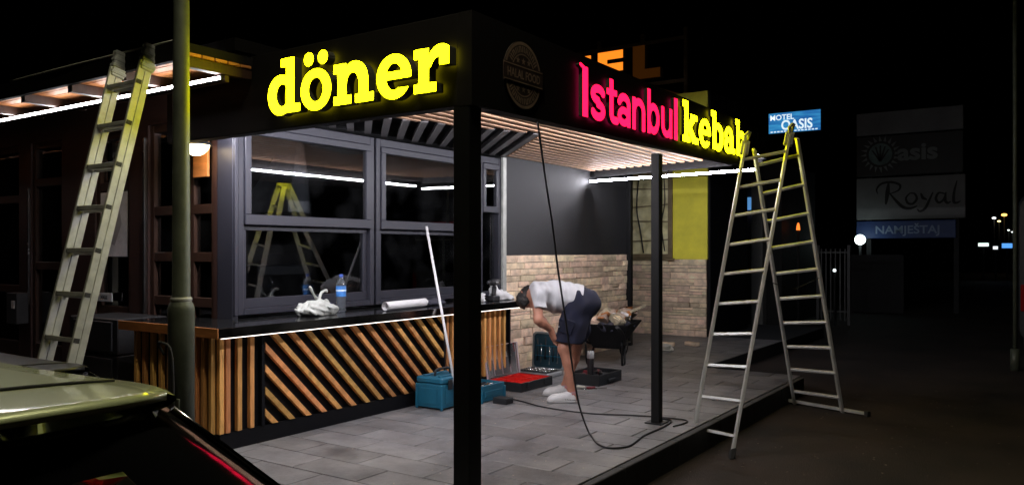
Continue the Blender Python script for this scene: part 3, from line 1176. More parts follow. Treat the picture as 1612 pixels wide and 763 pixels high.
for px_ in (-8.50,):
    MB().box(px_ - .035, 3.39, 0, px_ + .035, 3.46, zc - .072, .004).build('canopy_post', 'post_grey', can)
MB().box(-8.68, 3.42, 0, -8.62, 3.48, zc - .072, .004).build('canopy_post', 'orange_wood', can)

# ================================================================== BAR COUNTER
bar = thing('bar_counter', 'black bar counter clad with diagonal wooden slats under the serving windows', 'counter', (-5.2, 5.4, 0))
PX = -4.97     # slatted front
PY0, PY1 = 3.56, 7.28
MB().box(-5.43, PY0 + .02, .0, PX - .04, PY1, .84).build('counter_body', 'panel_black', bar)
MB().box(-6.05, PY0 + .021, .0, -5.431, FY - .001, .84).build('counter_body', 'panel_black', bar)
MB().box(-5.43, PY0 + .03, 0, PX - .012, PY1 - .01, .125).build('plinth', 'panel_black', bar)
top = MB().box(WX + .001, 3.49, .868, -4.862, 7.46, .903, .004)
top.build('counter_top', 'counter_top', bar)
MB().box(-6.12, 3.491, .8681, WX + .0005, FY - .018, .9025, .004).build('counter_top', 'counter_top', bar)
mat('edge_trim', (.30, .30, .30), .16, 1.0, noise=(10, .2))
MB().box(-4.861, 3.488, .834, -4.853, 7.462, .905, .002).build('edge_trim', 'edge_trim', bar)
MB().box(-6.12, 3.480, .834, -4.853, 3.4875, .905, .002).build('edge_trim', 'orange_wood', bar)
strip('light_strip', (-4.872, 3.52, .836), (-4.872, 7.44, .836), (.15, 0, -1), 'led_counter', 'black_metal', bar, hgt=.003)
# slats: upright at both ends, slanting between
SW = .040


def upright(yc, x=PX, w=SW):
    MB().box(x - .038, yc - w / 2, .128, x, yc + w / 2, .838, .003).build('slat', 'slat_wood', bar)


for yc in (3.60, 3.655, 3.755, 3.865):
    upright(yc)
for xc in (-5.03, -5.12, -5.21, -5.32, -5.43, -5.54, -5.65, -5.76, -5.87, -5.98):
    MB().box(xc - .018, PY0 - .02, .128, xc + .018, PY0 + .018, .838, .003).build('slat', 'slat_wood', bar)
DY0, DY1, DZ0, DZ1 = 3.985, 6.13, .13, .838
MB().box(PX - .039, DY0 - .035, DZ0, PX + .001, DY0 - .008, DZ1).build('panel_post', 'panel_black', bar)


def clip_poly(P, axis, lim, keep_less):
    out = []
    for i in range(len(P)):
        a, b = P[i], P[(i + 1) % len(P)]
        ia = (a[axis] <= lim) == keep_less; ib = (b[axis] <= lim) == keep_less
        if ia: out.append(a)
        if ia != ib:
            t = (lim - a[axis]) / (b[axis] - a[axis])
            out.append((a[0] + (b[0] - a[0]) * t, a[1] + (b[1] - a[1]) * t))
    return out


k = -5
while True:
    yt = DY0 + .03 + k * .168       # where the slat's left edge meets the top
    if yt > DY1 + .05: break
    ww = SW * math.sqrt(2)
    P = [(yt, DZ1), (yt + ww, DZ1), (yt + ww + .708, DZ0), (yt + .708, DZ0)]
    P = clip_poly(P, 0, DY0, False)
    if len(P) > 2: P = clip_poly(P, 0, DY1, True)
    if len(P) > 2 and max(p[0] for p in P) - min(p[0] for p in P) > .02:
        mb = MB().poly_prism([(PX - .036, a, b) for a, b in P], (.036, 0, 0))
        o_ = recalc(mb.build('diagonal_slat', 'diag_wood', bar))
    k += 1
MB().box(PX - .039, DY1 + .004, DZ0, PX + .001, DY1 + .03, DZ1).build('panel_post', 'panel_black', bar)
for yc in (6.20, 6.29, 6.38, 6.47, 6.56, 6.65, 6.74, 6.83, 6.92, 7.01, 7.10, 7.19):
    upright(yc, w=.036)
MB().box(PX - .2, PY1 + .001, 0, PX, PY1 + .02, .838).build('end_panel', 'panel_black', bar)

# ================================================================== ILLUMINATED LETTERS
def sign(name, label, chars, kind, to3, d, face, heights, halo='halo_yellow'):
    """chars: list of (character, left, right) in sign units"""
    s_ = thing(name, label, 'sign', to3(chars[0][1], 0, 0))
    for ch, u0, u1 in chars:
        loops, w = (slab if kind == 'slab' else sans)(ch)
        sx = (u1 - u0) / w
        f, sd = MB(), MB()
        outline_mesh(f, sd, loops, lambda x, y: to3(u0 + x * sx, y * heights, 0), d)
        fo = f.build('letter', face, s_)
        recalc(fo)
        sd.build('letter_case', 'letter_case', fo)
        hb = MB()
        dv = Vector(d)
        outline_mesh(hb, None, loops, lambda x, y: Vector(to3(u0 + x * sx, y * heights, 0)) + dv, d)
        hb.build('added_halo', halo, fo)  # glowing back face added to lay a halo on the fascia
    return s_


def d3(u, v, w): return (u, 3.495 + w, 2.352 + v)


sign('lit_sign', 'yellow lit word döner in bold slab letters on the street fascia', [
    ('d', -4.333, -4.022), ('ö', -4.012, -3.735), ('n', -3.712, -3.372), ('e', -3.346, -3.075), ('r', -3.052, -2.795)],
    'slab', d3, (0, .066, 0), 'yellow_light', .250)


def i3(u, v, w): return (-2.655 + w, u, 2.366 + .0135 * (u - 4.74) + v)


sign('lit_sign', 'pink lit word Istanbul in slim letters on the road side fascia', [
    ('I', 4.742, 4.845), ('s', 4.885, 5.102), ('t', 5.118, 5.300), ('a', 5.290, 5.516), ('n', 5.545, 5.775),
    ('b', 5.818, 6.052), ('u', 6.085, 6.310), ('l', 6.352, 6.425)], 'sans', i3, (-.030, 0, 0), 'pink_light', .248, 'halo_pink')


def k3(u, v, w): return (-2.655 + w, u, 2.400 + .0135 * (u - 6.5) + v)


sign('lit_sign', 'yellow lit word kebab in bold slab letters beside the stepladder', [
    ('k', 6.545, 6.905), ('e', 6.925, 7.215), ('b', 7.235, 7.560), ('a', 7.590, 7.900), ('b', 7.920, 8.245)],
    'slab', k3, (-.030, 0, 0), 'yellow_light', .252)

# round halal badge on the fascia
mat('badge_pale', (.27, .19, .14), .6, noise=(12, .3))
mat('badge_dark', (.035, .018, .014), .6, noise=(12, .3))
bdg = thing('round_badge', 'round brown halal food badge on the dark fascia', 'sign', (-2.698, 4.09, 2.52))
BC = Vector((-2.692, 4.09, 2.522)); BRR = .205


def disc(r0, r1, xo, n=48, name='badge_ring', m='badge_pale'):
    mb = MB()
    P = [[(BC.x + xo, BC.y + r * math.cos(2 * math.pi * k / n), BC.z + r * math.sin(2 * math.pi * k / n)) for k in range(n + 1)] for r in (r0, r1)]
    mb.grid(P, False)
    return mb.build(name, m, bdg)


mbb = MB().tube([(-2.699, BC.y, BC.z), (-2.6925, BC.y, BC.z)], BRR, 48, smooth=False); mbb.build('badge_plate', 'badge_dark', bdg)
disc(BRR * .90, BRR * .985, .002); disc(BRR * .60, BRR * .64, .002)
# teeth round the rim and short illegible characters along both arcs
mk = MB()
for a0, a1, n in ((35, 145, 9), (215, 325, 9)):
    for i in range(n):
        a = R(a0 + (a1 - a0) * i / (n - 1))
        ca, sa = math.cos(a), math.sin(a)
        c = Vector((BC.x + .003, BC.y + ca * BRR * .77, BC.z + sa * BRR * .77))
        rad = Vector((0, ca, sa)); tan = Vector((0, -sa, ca))
        hh, ww = BRR * .09, BRR * .045
        for q, wd in ((-1, .014), (1, .014)):
            cc = c + tan * ww * q
            mk.quad(cc - rad * hh - tan * .005, cc - rad * hh + tan * .005, cc + rad * hh + tan * .005, cc + rad * hh - tan * .005)
        if i % 2:
            cc = c + rad * hh * (.8 if i % 3 else -.2)
            mk.quad(cc - tan * ww - rad * .004, cc + tan * ww - rad * .004, cc + tan * ww + rad * .004, cc - tan * ww + rad * .004)
tag(mk.build('arc_lettering', 'badge_pale', bdg), kind='stuff')
# stars in the two half fields, then the band across
for z_ in (-.085, .085):
    mk = MB()
    for q in (-.06, 0, .06):
        pts = []
        for k in range(10):
            r_ = .024 if k % 2 == 0 else .010
            a = math.pi / 2 + k * math.pi / 5
            pts.append((BC.x + .003, BC.y + q + r_ * math.cos(a), BC.z + z_ + r_ * math.sin(a)))
        mk.add(pts, [tuple(range(10))])
    mk.build('badge_stars', 'badge_pale', bdg)
MB().box(BC.x + .001, BC.y - BRR * 1.06, BC.z - .058, BC.x + .006, BC.y + BRR * 1.06, BC.z + .058).build('badge_band', 'badge_dark', bdg)
fr_ = MB()
for s_ in (-1, 1):
    fr_.box(BC.x + .006, BC.y - BRR * 1.03, BC.z + s_ * .048 - .003, BC.x + .0075, BC.y + BRR * 1.03, BC.z + s_ * .048 + .003)
fr_.build('band_border', 'badge_pale', bdg)
text_mesh('HALAL FOOD', .072, lambda x, y: (BC.x + .008, BC.y + x, BC.z - .026 + y), 'band_lettering', 'badge_pale', bdg, bold=.0015, squeeze=.82, align='CENTER')

# ================================================================== LADDERS
def rail_section(root, name, p, q, thick, depth, across, m='aluminium'):
    """one ladder rail from p to q; across = direction of the rungs"""
    p = Vector(p); q = Vector(q); d = (q - p).normalized()
    a = Vector(across).normalized()
    n = d.cross(a).normalized()
    mb = MB()
    L = (q - p).length
    mb.obox((p + q) / 2, d, a, n, L / 2, thick / 2, depth / 2, .003)
    return mb.build(name, m, root)


# -- stepladder on the road beside the terrace
sl = thing('stepladder', 'tall open aluminium stepladder standing astride the terrace edge by the kebab letters', 'ladder', (-2.2, 7.5, ROAD))
FL0, FR0 = Vector((-2.535, 6.42, ROAD)), Vector((-2.135, 6.27, ROAD))       # front feet
FL1, FR1 = Vector((-2.345, 7.23, 2.43)), Vector((-2.005, 7.46, 2.54))
FL1 = Vector((-2.33, 7.22, 2.42)); FR1 = Vector((-1.995, 7.44, 2.50))
# rear legs
RL0, RR0 = Vector((-2.325, 8.86, ROAD)), Vector((-1.80, 8.68, ROAD))
RL1, RR1 = Vector((-2.275, 7.30, 2.38)), Vector((-1.945, 7.50, 2.48))
for a, b in ((FL0, FL1), (FR0, FR1)):
    ac = (FR1 - FL1)
    r_ = rail_section(sl, 'front_rail', a, b, .028, .066, ac)
    MB().obox(a + (b - a).normalized() * .03, (b - a).normalized(), ac.normalized(), (b - a).cross(ac).normalized(), .045, .022, .042, .006).build('rubber_foot', 'rubber', r_)
for a, b in ((RL0, RL1), (RR0, RR1)):
    ac = (RR1 - RL1)
    r_ = rail_section(sl, 'rear_rail', a, b, .026, .060, ac)
N_R = 10
for k in range(N_R):
    t = .06 + .885 * k / (N_R - 1)
    p, q = FL0.lerp(FL1, t), FR0.lerp(FR1, t)
    MB().bar(p, q, .032, .026, up=(FL1 - FL0), c=.004).build('front_rung', 'aluminium', sl)
    p, q = RL0.lerp(RL1, t), RR0.lerp(RR1, t)
    MB().bar(p, q, .032, .026, up=(RL1 - RL0), c=.004).build('rear_rung', 'aluminium', sl)
# wide foot bar under the rear legs
fb0, fb1 = Vector((-2.60, 8.955, ROAD + .03)), Vector((-1.545, 8.59, ROAD + .03))
fb = MB().bar(fb0, fb1, .045, .03, c=.004).build('foot_bar', 'aluminium', sl)
for p in (fb0, fb1):
    MB().bar(p + (fb1 - fb0) * (-.02 if p == fb0 else -.02), p + (fb1 - fb0) * .02, .055, .055, c=.006).build('rubber_foot', 'rubber', fb)
# hinges and claw shaped tips
for a, b, dirn in ((FL1, RL1, (FL1 - FL0).normalized()), (FR1, RR1, (FR1 - FR0).normalized())):
    h = MB()
    h.bar(a - dirn * .10, a + dirn * .03, .05, .075, up=(FR1 - FL1), c=.004)
    h.build('hinge', 'ladder_cap', sl)
    c_ = MB()
    for q in (-1, 1):
        c_.bar(a + dirn * .02 + Vector((.0, .02 * q, 0)), a + dirn * .09 + Vector((.0, .05 * q, .0)), .03, .022, c=.003)
        c_.bar(a + dirn * .08 + Vector((.0, .045 * q, 0)), a + dirn * .10 + Vector((.02, .02 * q, .02)), .03, .018, c=.003)
    c_.build('tip_claw', 'ladder_cap', sl)
    MB().tube([a + Vector((.03, .03, -.02)), a + Vector((-.03, .03, -.02))], .016, 10).build('hinge_pin', 'steel', sl)
# spreader strap between the legs
MB().tube([FR0.lerp(FR1, .52), (FR0.lerp(FR1, .5) + RR0.lerp(RR1, .5)) / 2 + Vector((0, 0, -.05)), RR0.lerp(RR1, .52)], .004, 6).build('spreader_strap', 'rubber', sl)

# -- extension ladder leaning on the street canopy
el = thing('extension_ladder', 'aluminium extension ladder leaning on the street canopy', 'ladder', (-5.0, 2.3, ROAD))
eA0, eA1 = Vector((-4.915, 2.26, ROAD)), Vector((-4.895, 2.965, 2.745))
eB0, eB1 = Vector((-5.265, 2.26, ROAD)), Vector((-5.245, 2.965, 2.745))
ax = Vector((1, 0, 0))
for k, (a, b) in enumerate(((eA0, eA1), (eB0, eB1))):
    d = (b - a).normalized(); n = d.cross(ax).normalized()
    r1 = rail_section(el, 'base_rail', a, b - d * .06, .022, .046, ax, 'alu_matt')
    sg = -1 if n.y > 0 else 1
    r2 = rail_section(el, 'fly_rail', a + d * .12 + n * sg * -.049 + ax * (-.003), b + n * sg * -.049 + ax * (-.003), .022, .046, ax, 'alu_matt')
    MB().obox(a + d * .05, d, ax, n, .05, .02, .048, .006).build('rubber_foot', 'rubber', r1)
    cp = MB()
    e = b + n * sg * -.035
    cp.obox(e - d * .03, d, ax, n, .09, .019, .046, .006)
    for q in range(4):
        cp.obox(e - d * (.09 - q * .045), d, ax, n, .012, .023, .052, .004)
    cp.build('end_cap', 'ladder_cap', r2)
    # slots where the rungs end
    L = (b - a).length
    for j in range(10):
        c = a + d * (.30 + j * .28)
        if j * .28 + .3 < 2.85:
            MB().obox(c + ax * (.013 if k == 0 else .013), d, ax, n, .014, .002, .018, .001).build('rung_end', 'rubber', r1)
        c2 = a + d * (.30 + j * .28) + n * sg * -.049
        if False:
            MB().obox(c2 + ax * .0105, d, ax, n, .014, .002, .024, .001).build('rung_end', 'rubber', r2)
d = (eA1 - eA0).normalized(); n = d.cross(ax).normalized(); sg = -1 if n.y > 0 else 1
for j in range(10):
    s_ = .30 + j * .28
    L = (eA1 - eA0).length
    if s_ < 2.85:
        MB().bar(eB0 + (eB1 - eB0) * (s_ / L), eA0 + d * s_, .03, .03, up=d, c=.004).build('rung', 'alu_matt', el)
    if s_ < 2.85:
        MB().bar(eB0 + (eB1 - eB0) * (s_ / L) + n * sg * -.049, eA0 + d * s_ + n * sg * -.049, .03, .03, up=d, c=.004).build('rung', 'alu_matt', el)

# ================================================================== LAMP POLE (its lantern is above the picture)
lp = thing('lamp_pole', 'thick grey green lamp pole in front of the bar', 'lamp pole', (-4.165, 2.744, ROAD))
pl = MB().lathe((-4.165, 2.744, ROAD), [(.0, 0), (.073, 0), (.073, 1.30), (.074, 1.32), (.066, 1.345), (.056, 1.36), (.053, 1.385), (.050, 1.40), (.044, 3.2), (.040, 6.2), (.0, 6.2)], 28)
pl.build('shaft', 'pole_paint', lp)
MB().lathe((-4.165, 2.744, ROAD), [(.0565, 1.36), (.060, 1.37), (.060, 1.378), (.0545, 1.386)], 28).build('collar', 'alu_matt', lp)
MB().box(-4.125, 2.663, .32, -4.07, 2.676, .62, .004).build('access_door', 'pole_paint', lp)
MB().tube(spline([(-4.20, 2.66, .86), (-4.205, 2.63, .92), (-4.16, 2.62, .935), (-4.11, 2.645, .88), (-4.105, 2.655, .6), (-4.11, 2.66, .2), (-4.12, 2.66, -.18)], 6), .008, 6).build('wire_loop', 'rubber', lp)
MB().tube(spline([(-4.165, 2.744, 5.80), (-3.9, 2.70, 6.08), (-3.2, 2.50, 6.18), (-2.42, 2.24, 6.22)], 6), .028, 8).build('arm', 'pole_paint', lp)
lt_ = MB().obox((-2.12, 2.14, 6.22), (.949, -.316, 0), (.316, .949, 0), (0, 0, 1), .34, .14, .06, .03).build('lantern', 'pole_paint', lp)
MB().obox((-2.06, 2.12, 6.157), (.949, -.316, 0), (.316, .949, 0), (0, 0, 1), .18, .10, .004).build('lantern_glass', 'street_lantern', lt_)

# ================================================================== WALL LAMP
LX = .055
wl = thing('wall_lamp', 'bell shaped dark wall lamp with lit cream bowl beside the lamp pole', 'lamp', (-5.74, FY, 2.3))
wc = Vector((-5.660, 3.86, 2.30))
MB().box(-5.95, FY - .022, 2.06, -5.75, FY - .001, 2.56, .004).build('back_board', 'orange_wood', wl)
MB().tube(spline([(-5.66, FY - .02, 2.36), (-5.66, FY - .06, 2.50), (-5.66, FY - .15, 2.53), (-5.66, 3.86, 2.47), (-5.66, 3.86, 2.41)], 6), .010, 8).build('bracket', 'black_metal', wl)
MB().lathe(wc, [(.012, .13), (.03, .125), (.045, .10), (.055, .06), (.10, .02), (.122, -.005), (.126, -.012), (.120, -.012), (.098, .012), (.05, .05), (.0, .09)], 28).build('shade', 'black_metal', wl)
MB().lathe(wc, [(.0, -.092), (.03, -.088), (.062, -.072), (.088, -.045), (.102, -.015), (.103, .0), (.0, .0)], 28).build('lit_bowl', 'lamp_glass', wl)

# small things on the street facade
mat('poster_grey', (.62, .62, .64), .6, noise=(3, .35))
mat('sign_white', (.55, .55, .55), .5)
mat('dark_print', (.03, .03, .03), .6)
ps = thing('paper_poster', 'pale grey poster on the window to the right of the leaning ladder', 'poster', (-7.2, FY + .14, 1.4))
MB().box(-7.44, FY + .012, 1.40, -6.99, FY + .016, 1.995).build('sheet', 'poster_grey', ps)
mb = MB()
mb.add([(-7.36, FY + .108, 1.55), (-7.24, FY + .108, 1.75), (-7.30, FY + .108, 1.93), (-7.16, FY + .108, 1.96), (-7.08, FY + .108, 1.7), (-7.2, FY + .108, 1.5)], [(0, 1, 2, 3, 4, 5)])
mat('poster_mark', (.34, .33, .34), .6)
mb.v = [(a, FY + .0105, c) for a, b, c in mb.v]
mb.build('print', 'poster_mark', ps)
ws = thing('warning_plate', 'small white plate with three dark crosses low behind the leaning ladder', 'sign', (-7.36, FY, 1.0))
MB().box(-7.50, FY + .002, .98, -7.23, FY + .012, 1.06, .002).build('plate', 'sign_white', ws)
text_mesh('XXX', .055, lambda x, y: (-7.365 + x, FY + .0005, 1.0 + y), 'lettering', 'dark_print', ws, bold=.001, align='CENTER')
bs = thing('menu_board', 'orange strip sign inside the facade window left of the lamp pole', 'sign', (-6.4, FY + .2, 1.8))
emis('orange_sign', (1.0, .20, .02), .22)
MB().box(-6.57, FY + .20, 1.83, -6.22, FY + .215, 1.985, .003).build('sign_face', 'orange_sign', bs)
MB().box(-6.56, FY + .19, 2.06, -6.0, FY + .205, 2.12, .003).build('upper_rail', 'steel', bs)
# curtains / blinds behind panes
mat('blind', (.13, .13, .135), .7, noise=(4, .5), stretch=(1, 1, .3))
bl = thing('window_blind', 'grey blind behind the tall window far left', 'blind', (-8.45, FY + .2, 1.3))
for k in range(6):
    MB().box(-8.70, FY + .19, 1.36 + k * .13, -8.18, FY + .20, 1.475 + k * .13, .002).build('blind_slat', 'blind', bl)
# chrome fitted cabinets stacked left of the bar
mat('cabinet_dark', (.035, .035, .037), .4, noise=(6, .3))
for k in range(3):
    z0 = .02 + k * .30
    cbx = thing('drawer_unit', ('lowest', 'middle', 'topmost')[k] + ' of three dark stacked units with curled chrome fittings left of the bar', 'cabinet', (-6.75, 3.75, z0 - .02), group='stacked dark units')
    MB().box(-7.05, 3.58, z0 - .018, -6.30, FY - .03, z0 + .275, .008).build('casing', 'cabinet_dark', cbx)
    MB().box(-6.98, 3.565, z0 + .01, -6.37, 3.579, z0 + .25, .004).build('front', 'cabinet_dark', cbx)
    for q in range(3):
        zz = z0 + .06 + q * .075
        MB().tube(spline([(-6.90, 3.562, zz), (-6.86, 3.53, zz + .01), (-6.80, 3.53, zz + .035), (-6.78, 3.56, zz + .045)], 5), .009, 6).build('chrome_fitting', 'steel', cbx)
bx = thing('meter_box', 'dark wall box with a pale plate by the canopy post', 'box', (-9.1, FY, .7))
MB().box(-9.02, FY - .12, .70, -8.80, FY - .001, 1.02, .006).build('casing', 'cabinet_dark', bx)
MB().box(-8.90, FY - .126, .86, -8.84, FY - .1205, .94).build('plate', 'sign_white', bx)

# ---- kitchen seen dimly through the serving windows
mat('kitchen_steel', (.40, .40, .41), .4, .5, noise=(8, .2))
kt = thing('kitchen_worktop', 'steel worktop inside the serving windows', 'worktop', (-6.0, 6.0, 0))
MB().box(-6.25, 4.5, .86, WX - .13, 7.7, .90, .004).build('top', 'kitchen_steel', kt)
MB().box(-6.22, 4.52, 0, -5.62, 7.68, .859).build('cabinet', 'cabinet_dark', kt)
ov = thing('grill_oven', 'dark grill oven with chrome handles behind the left serving window', 'oven', (-6.5, 5.0, .9))
MB().box(-6.20, 4.55, .902, -5.78, 5.15, 1.32, .01).build('housing', 'cabinet_dark', ov)
MB().box(-5.779, 4.60, .96, -5.77, 5.10, 1.24, .004).build('door', 'counter_top', ov)
for yy in (4.66, 5.02):
    MB().tube(spline([(-5.768, yy, 1.10), (-5.73, yy, 1.13), (-5.73, yy, 1.19), (-5.768, yy, 1.22)], 4), .009, 6).build('handle', 'steel', ov)
wb = thing('cardboard_box', 'long white carton just inside the second serving window', 'box', (-5.75, 6.1, .9))
mat('carton', (.62, .60, .58), .7, noise=(5, .1))
MB().box(-5.80, 5.80, .902, -5.60, 6.42, 1.03, .004).build('carton', 'carton', wb)
MB().box(-5.81, 5.79, 1.0, -5.598, 6.43, 1.034, .003).build('lid', 'carton', wb)
hd = thing('extractor_hood', 'steel extractor hood hanging inside the second serving window', 'hood', (-6.6, 6.4, 1.9))
MB().box(-7.4, 5.5, 1.85, -6.5, 7.4, 1.98, .01).build('canopy', 'kitchen_steel', hd)
MB().poly_prism([(-7.35, 5.6, 1.981), (-6.6, 5.6, 1.981), (-6.85, 5.9, 2.5), (-7.2, 5.9, 2.5)], (0, 1.5, 0)).build('funnel', 'kitchen_steel', hd)
MB().box(-7.2, 6.2, 2.5, -6.85, 6.8, 2.85).build('duct', 'kitchen_steel', hd)
fg = thing('tall_fridge', 'tall pale fridge standing deep inside the kitchen', 'fridge', (-7.9, 5.2, 0))
MB().box(-8.3, 4.9, .01, -7.65, 5.6, 1.95, .02).build('body', 'kitchen_steel', fg)
MB().box(-7.649, 4.92, .1, -7.62, 5.58, 1.93, .01).build('door', 'kitchen_steel', fg)
MB().box(-7.618, 4.97, .9, -7.595, 5.0, 1.4, .005).build('handle', 'steel', fg)

# ================================================================== THINGS ON THE COUNTER
CT = .9035
mat('bag_plastic', (.46, .47, .43), .35, noise=(14, .12), bump=(30, .006))
pb = thing('plastic_bag', 'knotted white plastic bag on the bar counter', 'bag', (-5.20, 4.70, CT))
S = SDF3((-.16, -.23, -.02), (.16, .23, .20), .008)
S.ell((0, 0, .05), (.11, .17, .06), .01).ell((.01, -.10, .045), (.09, .08, .045), .03).ell((0, .09, .05), (.10, .09, .05), .03).ell((0, .02, .10), (.05, .06, .035), .04)
S.cone((0, .02, .12), (0, .03, .145), .022, .016, .02)
S.wob(.010, 75, 3).plane((0, 0, 0.0), (0, 0, -1))
S.build('bag', 'bag_plastic', pb, 1)
MB().tube(spline([(0, .0, .13), (.01, -.035, .17), (.0, -.07, .225), (.01, -.085, .245), (.02, -.075, .235), (.02, -.045, .18), (.015, .005, .14)], 6), .007, 6).build('handle_loop', 'bag_plastic', pb, local=True)
MB().tube(spline([(0, .03, .13), (.0, .05, .18), (.0, .075, .20), (.01, .10, .21), (.0, .115, .195)], 6), [.013] * 12 + [.010] * 8 + [.013] * 5, 6).build('knot_end', 'bag_plastic', pb, local=True)

wbt = thing('water_bottle', 'large clear water bottle with blue label on the counter', 'bottle', (-5.30, 5.08, CT))
bm_ = bpy.data.materials.new('bottle_plastic'); bm_.use_nodes = True
b_ = bm_.node_tree.nodes['Principled BSDF']
b_.inputs['Base Color'].default_value = (.75, .82, .88, 1); b_.inputs['Roughness'].default_value = .08
b_.inputs['Transmission Weight'].default_value = .92; b_.inputs['IOR'].default_value = 1.33
MATS['bottle_plastic'] = bm_
mat('label_blue', (.05, .20, .55), .4, noise=(18, .6))
mat('cap_blue', (.05, .10, .38), .4)
MB().lathe((-5.30, 5.08, CT), [(.0, .0), (.036, 0), (.043, .008), (.044, .03), (.041, .04), (.044, .05), (.041, .062), (.044, .075), (.044, .24), (.040, .262), (.026, .29), (.015, .305), (.0145, .33), (.0, .33)], 24).build('body', 'bottle_plastic', wbt)
MB().lathe((-5.30, 5.08, CT), [(.0448, .14), (.0452, .142), (.0452, .232), (.0448, .234)], 24).build('label', 'label_blue', wbt)
MB().lathe((-5.30, 5.08, CT), [(.016, .312), (.0175, .313), (.0175, .335), (.015, .338), (.0, .338)], 18).build('cap', 'cap_blue', wbt)
mat('label_white', (.75, .8, .85), .4)
MB().lathe((-5.30, 5.08, CT), [(.0454, .188), (.0456, .189), (.0456, .200), (.0454, .201)], 24).build('label_stripe', 'label_white', wbt)

pr = thing('paper_roll', 'rolled white paper lying along the counter', 'paper roll', (-5.08, 5.7, CT))
mat('paper_white', (.74, .72, .72), .7, noise=(6, .06))
rp = MB()
c0, c1 = Vector((-5.045, 5.38, CT + .043)), Vector((-5.12, 6.02, CT + .043))
dd = (c1 - c0).normalized(); up = Vector((0, 0, 1)); sd = dd.cross(up).normalized()
P = []
for k in range(46):
    a = k / 45 * 4.6 * math.pi; r_ = .042 - .010 * k / 45
    P.append([c + (sd * math.cos(a) + up * math.sin(a)) * r_ for c in (c0, c1)])
rp.grid(P).build('sheet', 'paper_white', pr)

# drill standing on its battery, cloth and white tags at the far end of the counter
dr = thing('cordless_drill', 'black cordless drill standing on the far end of the counter', 'drill', (-5.08, 7.15, CT))
mat('tool_black', (.012, .012, .014), .5)
DC = Vector((-5.08, 7.13, CT))
MB().obox(DC + Vector((0, 0, .030)), (1, 0, 0), (0, 1, 0), (0, 0, 1), .045, .065, .030, .01).build('battery', 'tool_black', dr)
MB().bar(DC + Vector((0, 0, .055)), DC + Vector((0, .015, .17)), .045, .05, c=.012).build('grip', 'tool_black', dr)
MB().tube([DC + Vector((0, .10, .205)), DC + Vector((0, .02, .205)), DC + Vector((0, -.06, .205))], [.030, .036, .032], 14).build('motor_housing', 'tool_black', dr)
MB().tube([DC + Vector((0, -.06, .205)), DC + Vector((0, -.10, .205)), DC + Vector((0, -.12, .205))], [.024, .022, .010], 12).build('chuck', 'tool_black', dr)
MB().obox(DC + Vector((.037, .02, .205)), (0, 1, 0), (0, 0, 1), (1, 0, 0), .022, .006, .001).build('badge', 'sign_white', dr)
MB().obox(DC + Vector((.03, -.015, .15)), (1, 0, 0), (0, 1, 0), (0, 0, 1), .008, .008, .016, .003).build('trigger', 'tool_black', dr)

cl = thing('paper_bag', 'crumpled white paper bag at the far end of the counter', 'bag', (-5.12, 7.33, CT))
S = SDF3((-.16, -.18, -.02), (.16, .22, .24), .010)
S.cone((0, -.10, .06), (0, .10, .03), .075, .05, .03).cone((0, -.11, .06), (-.02, -.12, .16), .06, .04, .02).ell((0, .13, .03), (.08, .07, .035), .02)
S.wob(.014, 45, 9).plane((0, 0, 0), (0, 0, -1))
S.build('bag', 'paper_white', cl, 0)
tg = thing('crumpled_tissue', 'small crumpled white tissue beside the cordless drill', 'tissue', (-5.10, 6.95, CT))
S = SDF3((-.07, -.07, -.01), (.07, .07, .11), .007)
S.cone((0, 0, .03), (0, .02, .07), .035, .02, .02).wob(.010, 80, 4).plane((0, 0, 0), (0, 0, -1))
S.build('tissue', 'paper_white', tg, 0)
fl = thing('dark_folded_cloth', 'dark folded cloth behind the white pole on the counter', 'cloth', (-5.2, 6.25, CT))
mat('cloth_dark', (.03, .03, .045), .8, noise=(12, .3))
S = SDF3((-.12, -.17, -.01), (.12, .17, .10), .008)
S.cone((0, -.09, .025), (.02, .10, .025), .05, .045, .03, flat=((0, 0, 1), .6)).cone((.03, -.1, .03), (-.02, .06, .05), .03, .025, .02).wob(.006, 60, 2).plane((0, 0, 0), (0, 0, -1))
S.build('cloth', 'cloth_dark', fl, 1)

# white pole leaning on the counter
wp = thing('white_pole', 'thin white pole leaning against the counter edge', 'pole', (-4.50, 5.79, 0))
mat('pole_white', (.72, .70, .70), .45)
MB().tube([(-4.50, 5.775, 0.003), (-5.105, 6.03, 1.69)], .0125, 12).build('tube', 'pole_white', wp)
MB().tube([(-4.501, 5.7755, 0.0), (-4.512, 5.78, .03)], .0145, 12).build('end_cap', 'rubber', wp)

# ================================================================== TOOLS ON THE TERRACE
mat('case_blue', (.010, .115, .190), .45, noise=(14, .1), bump=(200, .0006))
mat('case_dark', (.012, .014, .016), .5, noise=(14, .2))
mat('red_plastic', (.65, .02, .015), .45, noise=(10, .15))
glass_mat('clear_lid', (.80, .76, .74), .10, 1.2, dirt=.40)
mat('case_silver', (.45, .47, .48), .35, .6)
mat('lid_teal', (.015, .05, .07), .5, noise=(10, .2))
mat('tool_chrome', (.65, .65, .65), .25, 1.0)


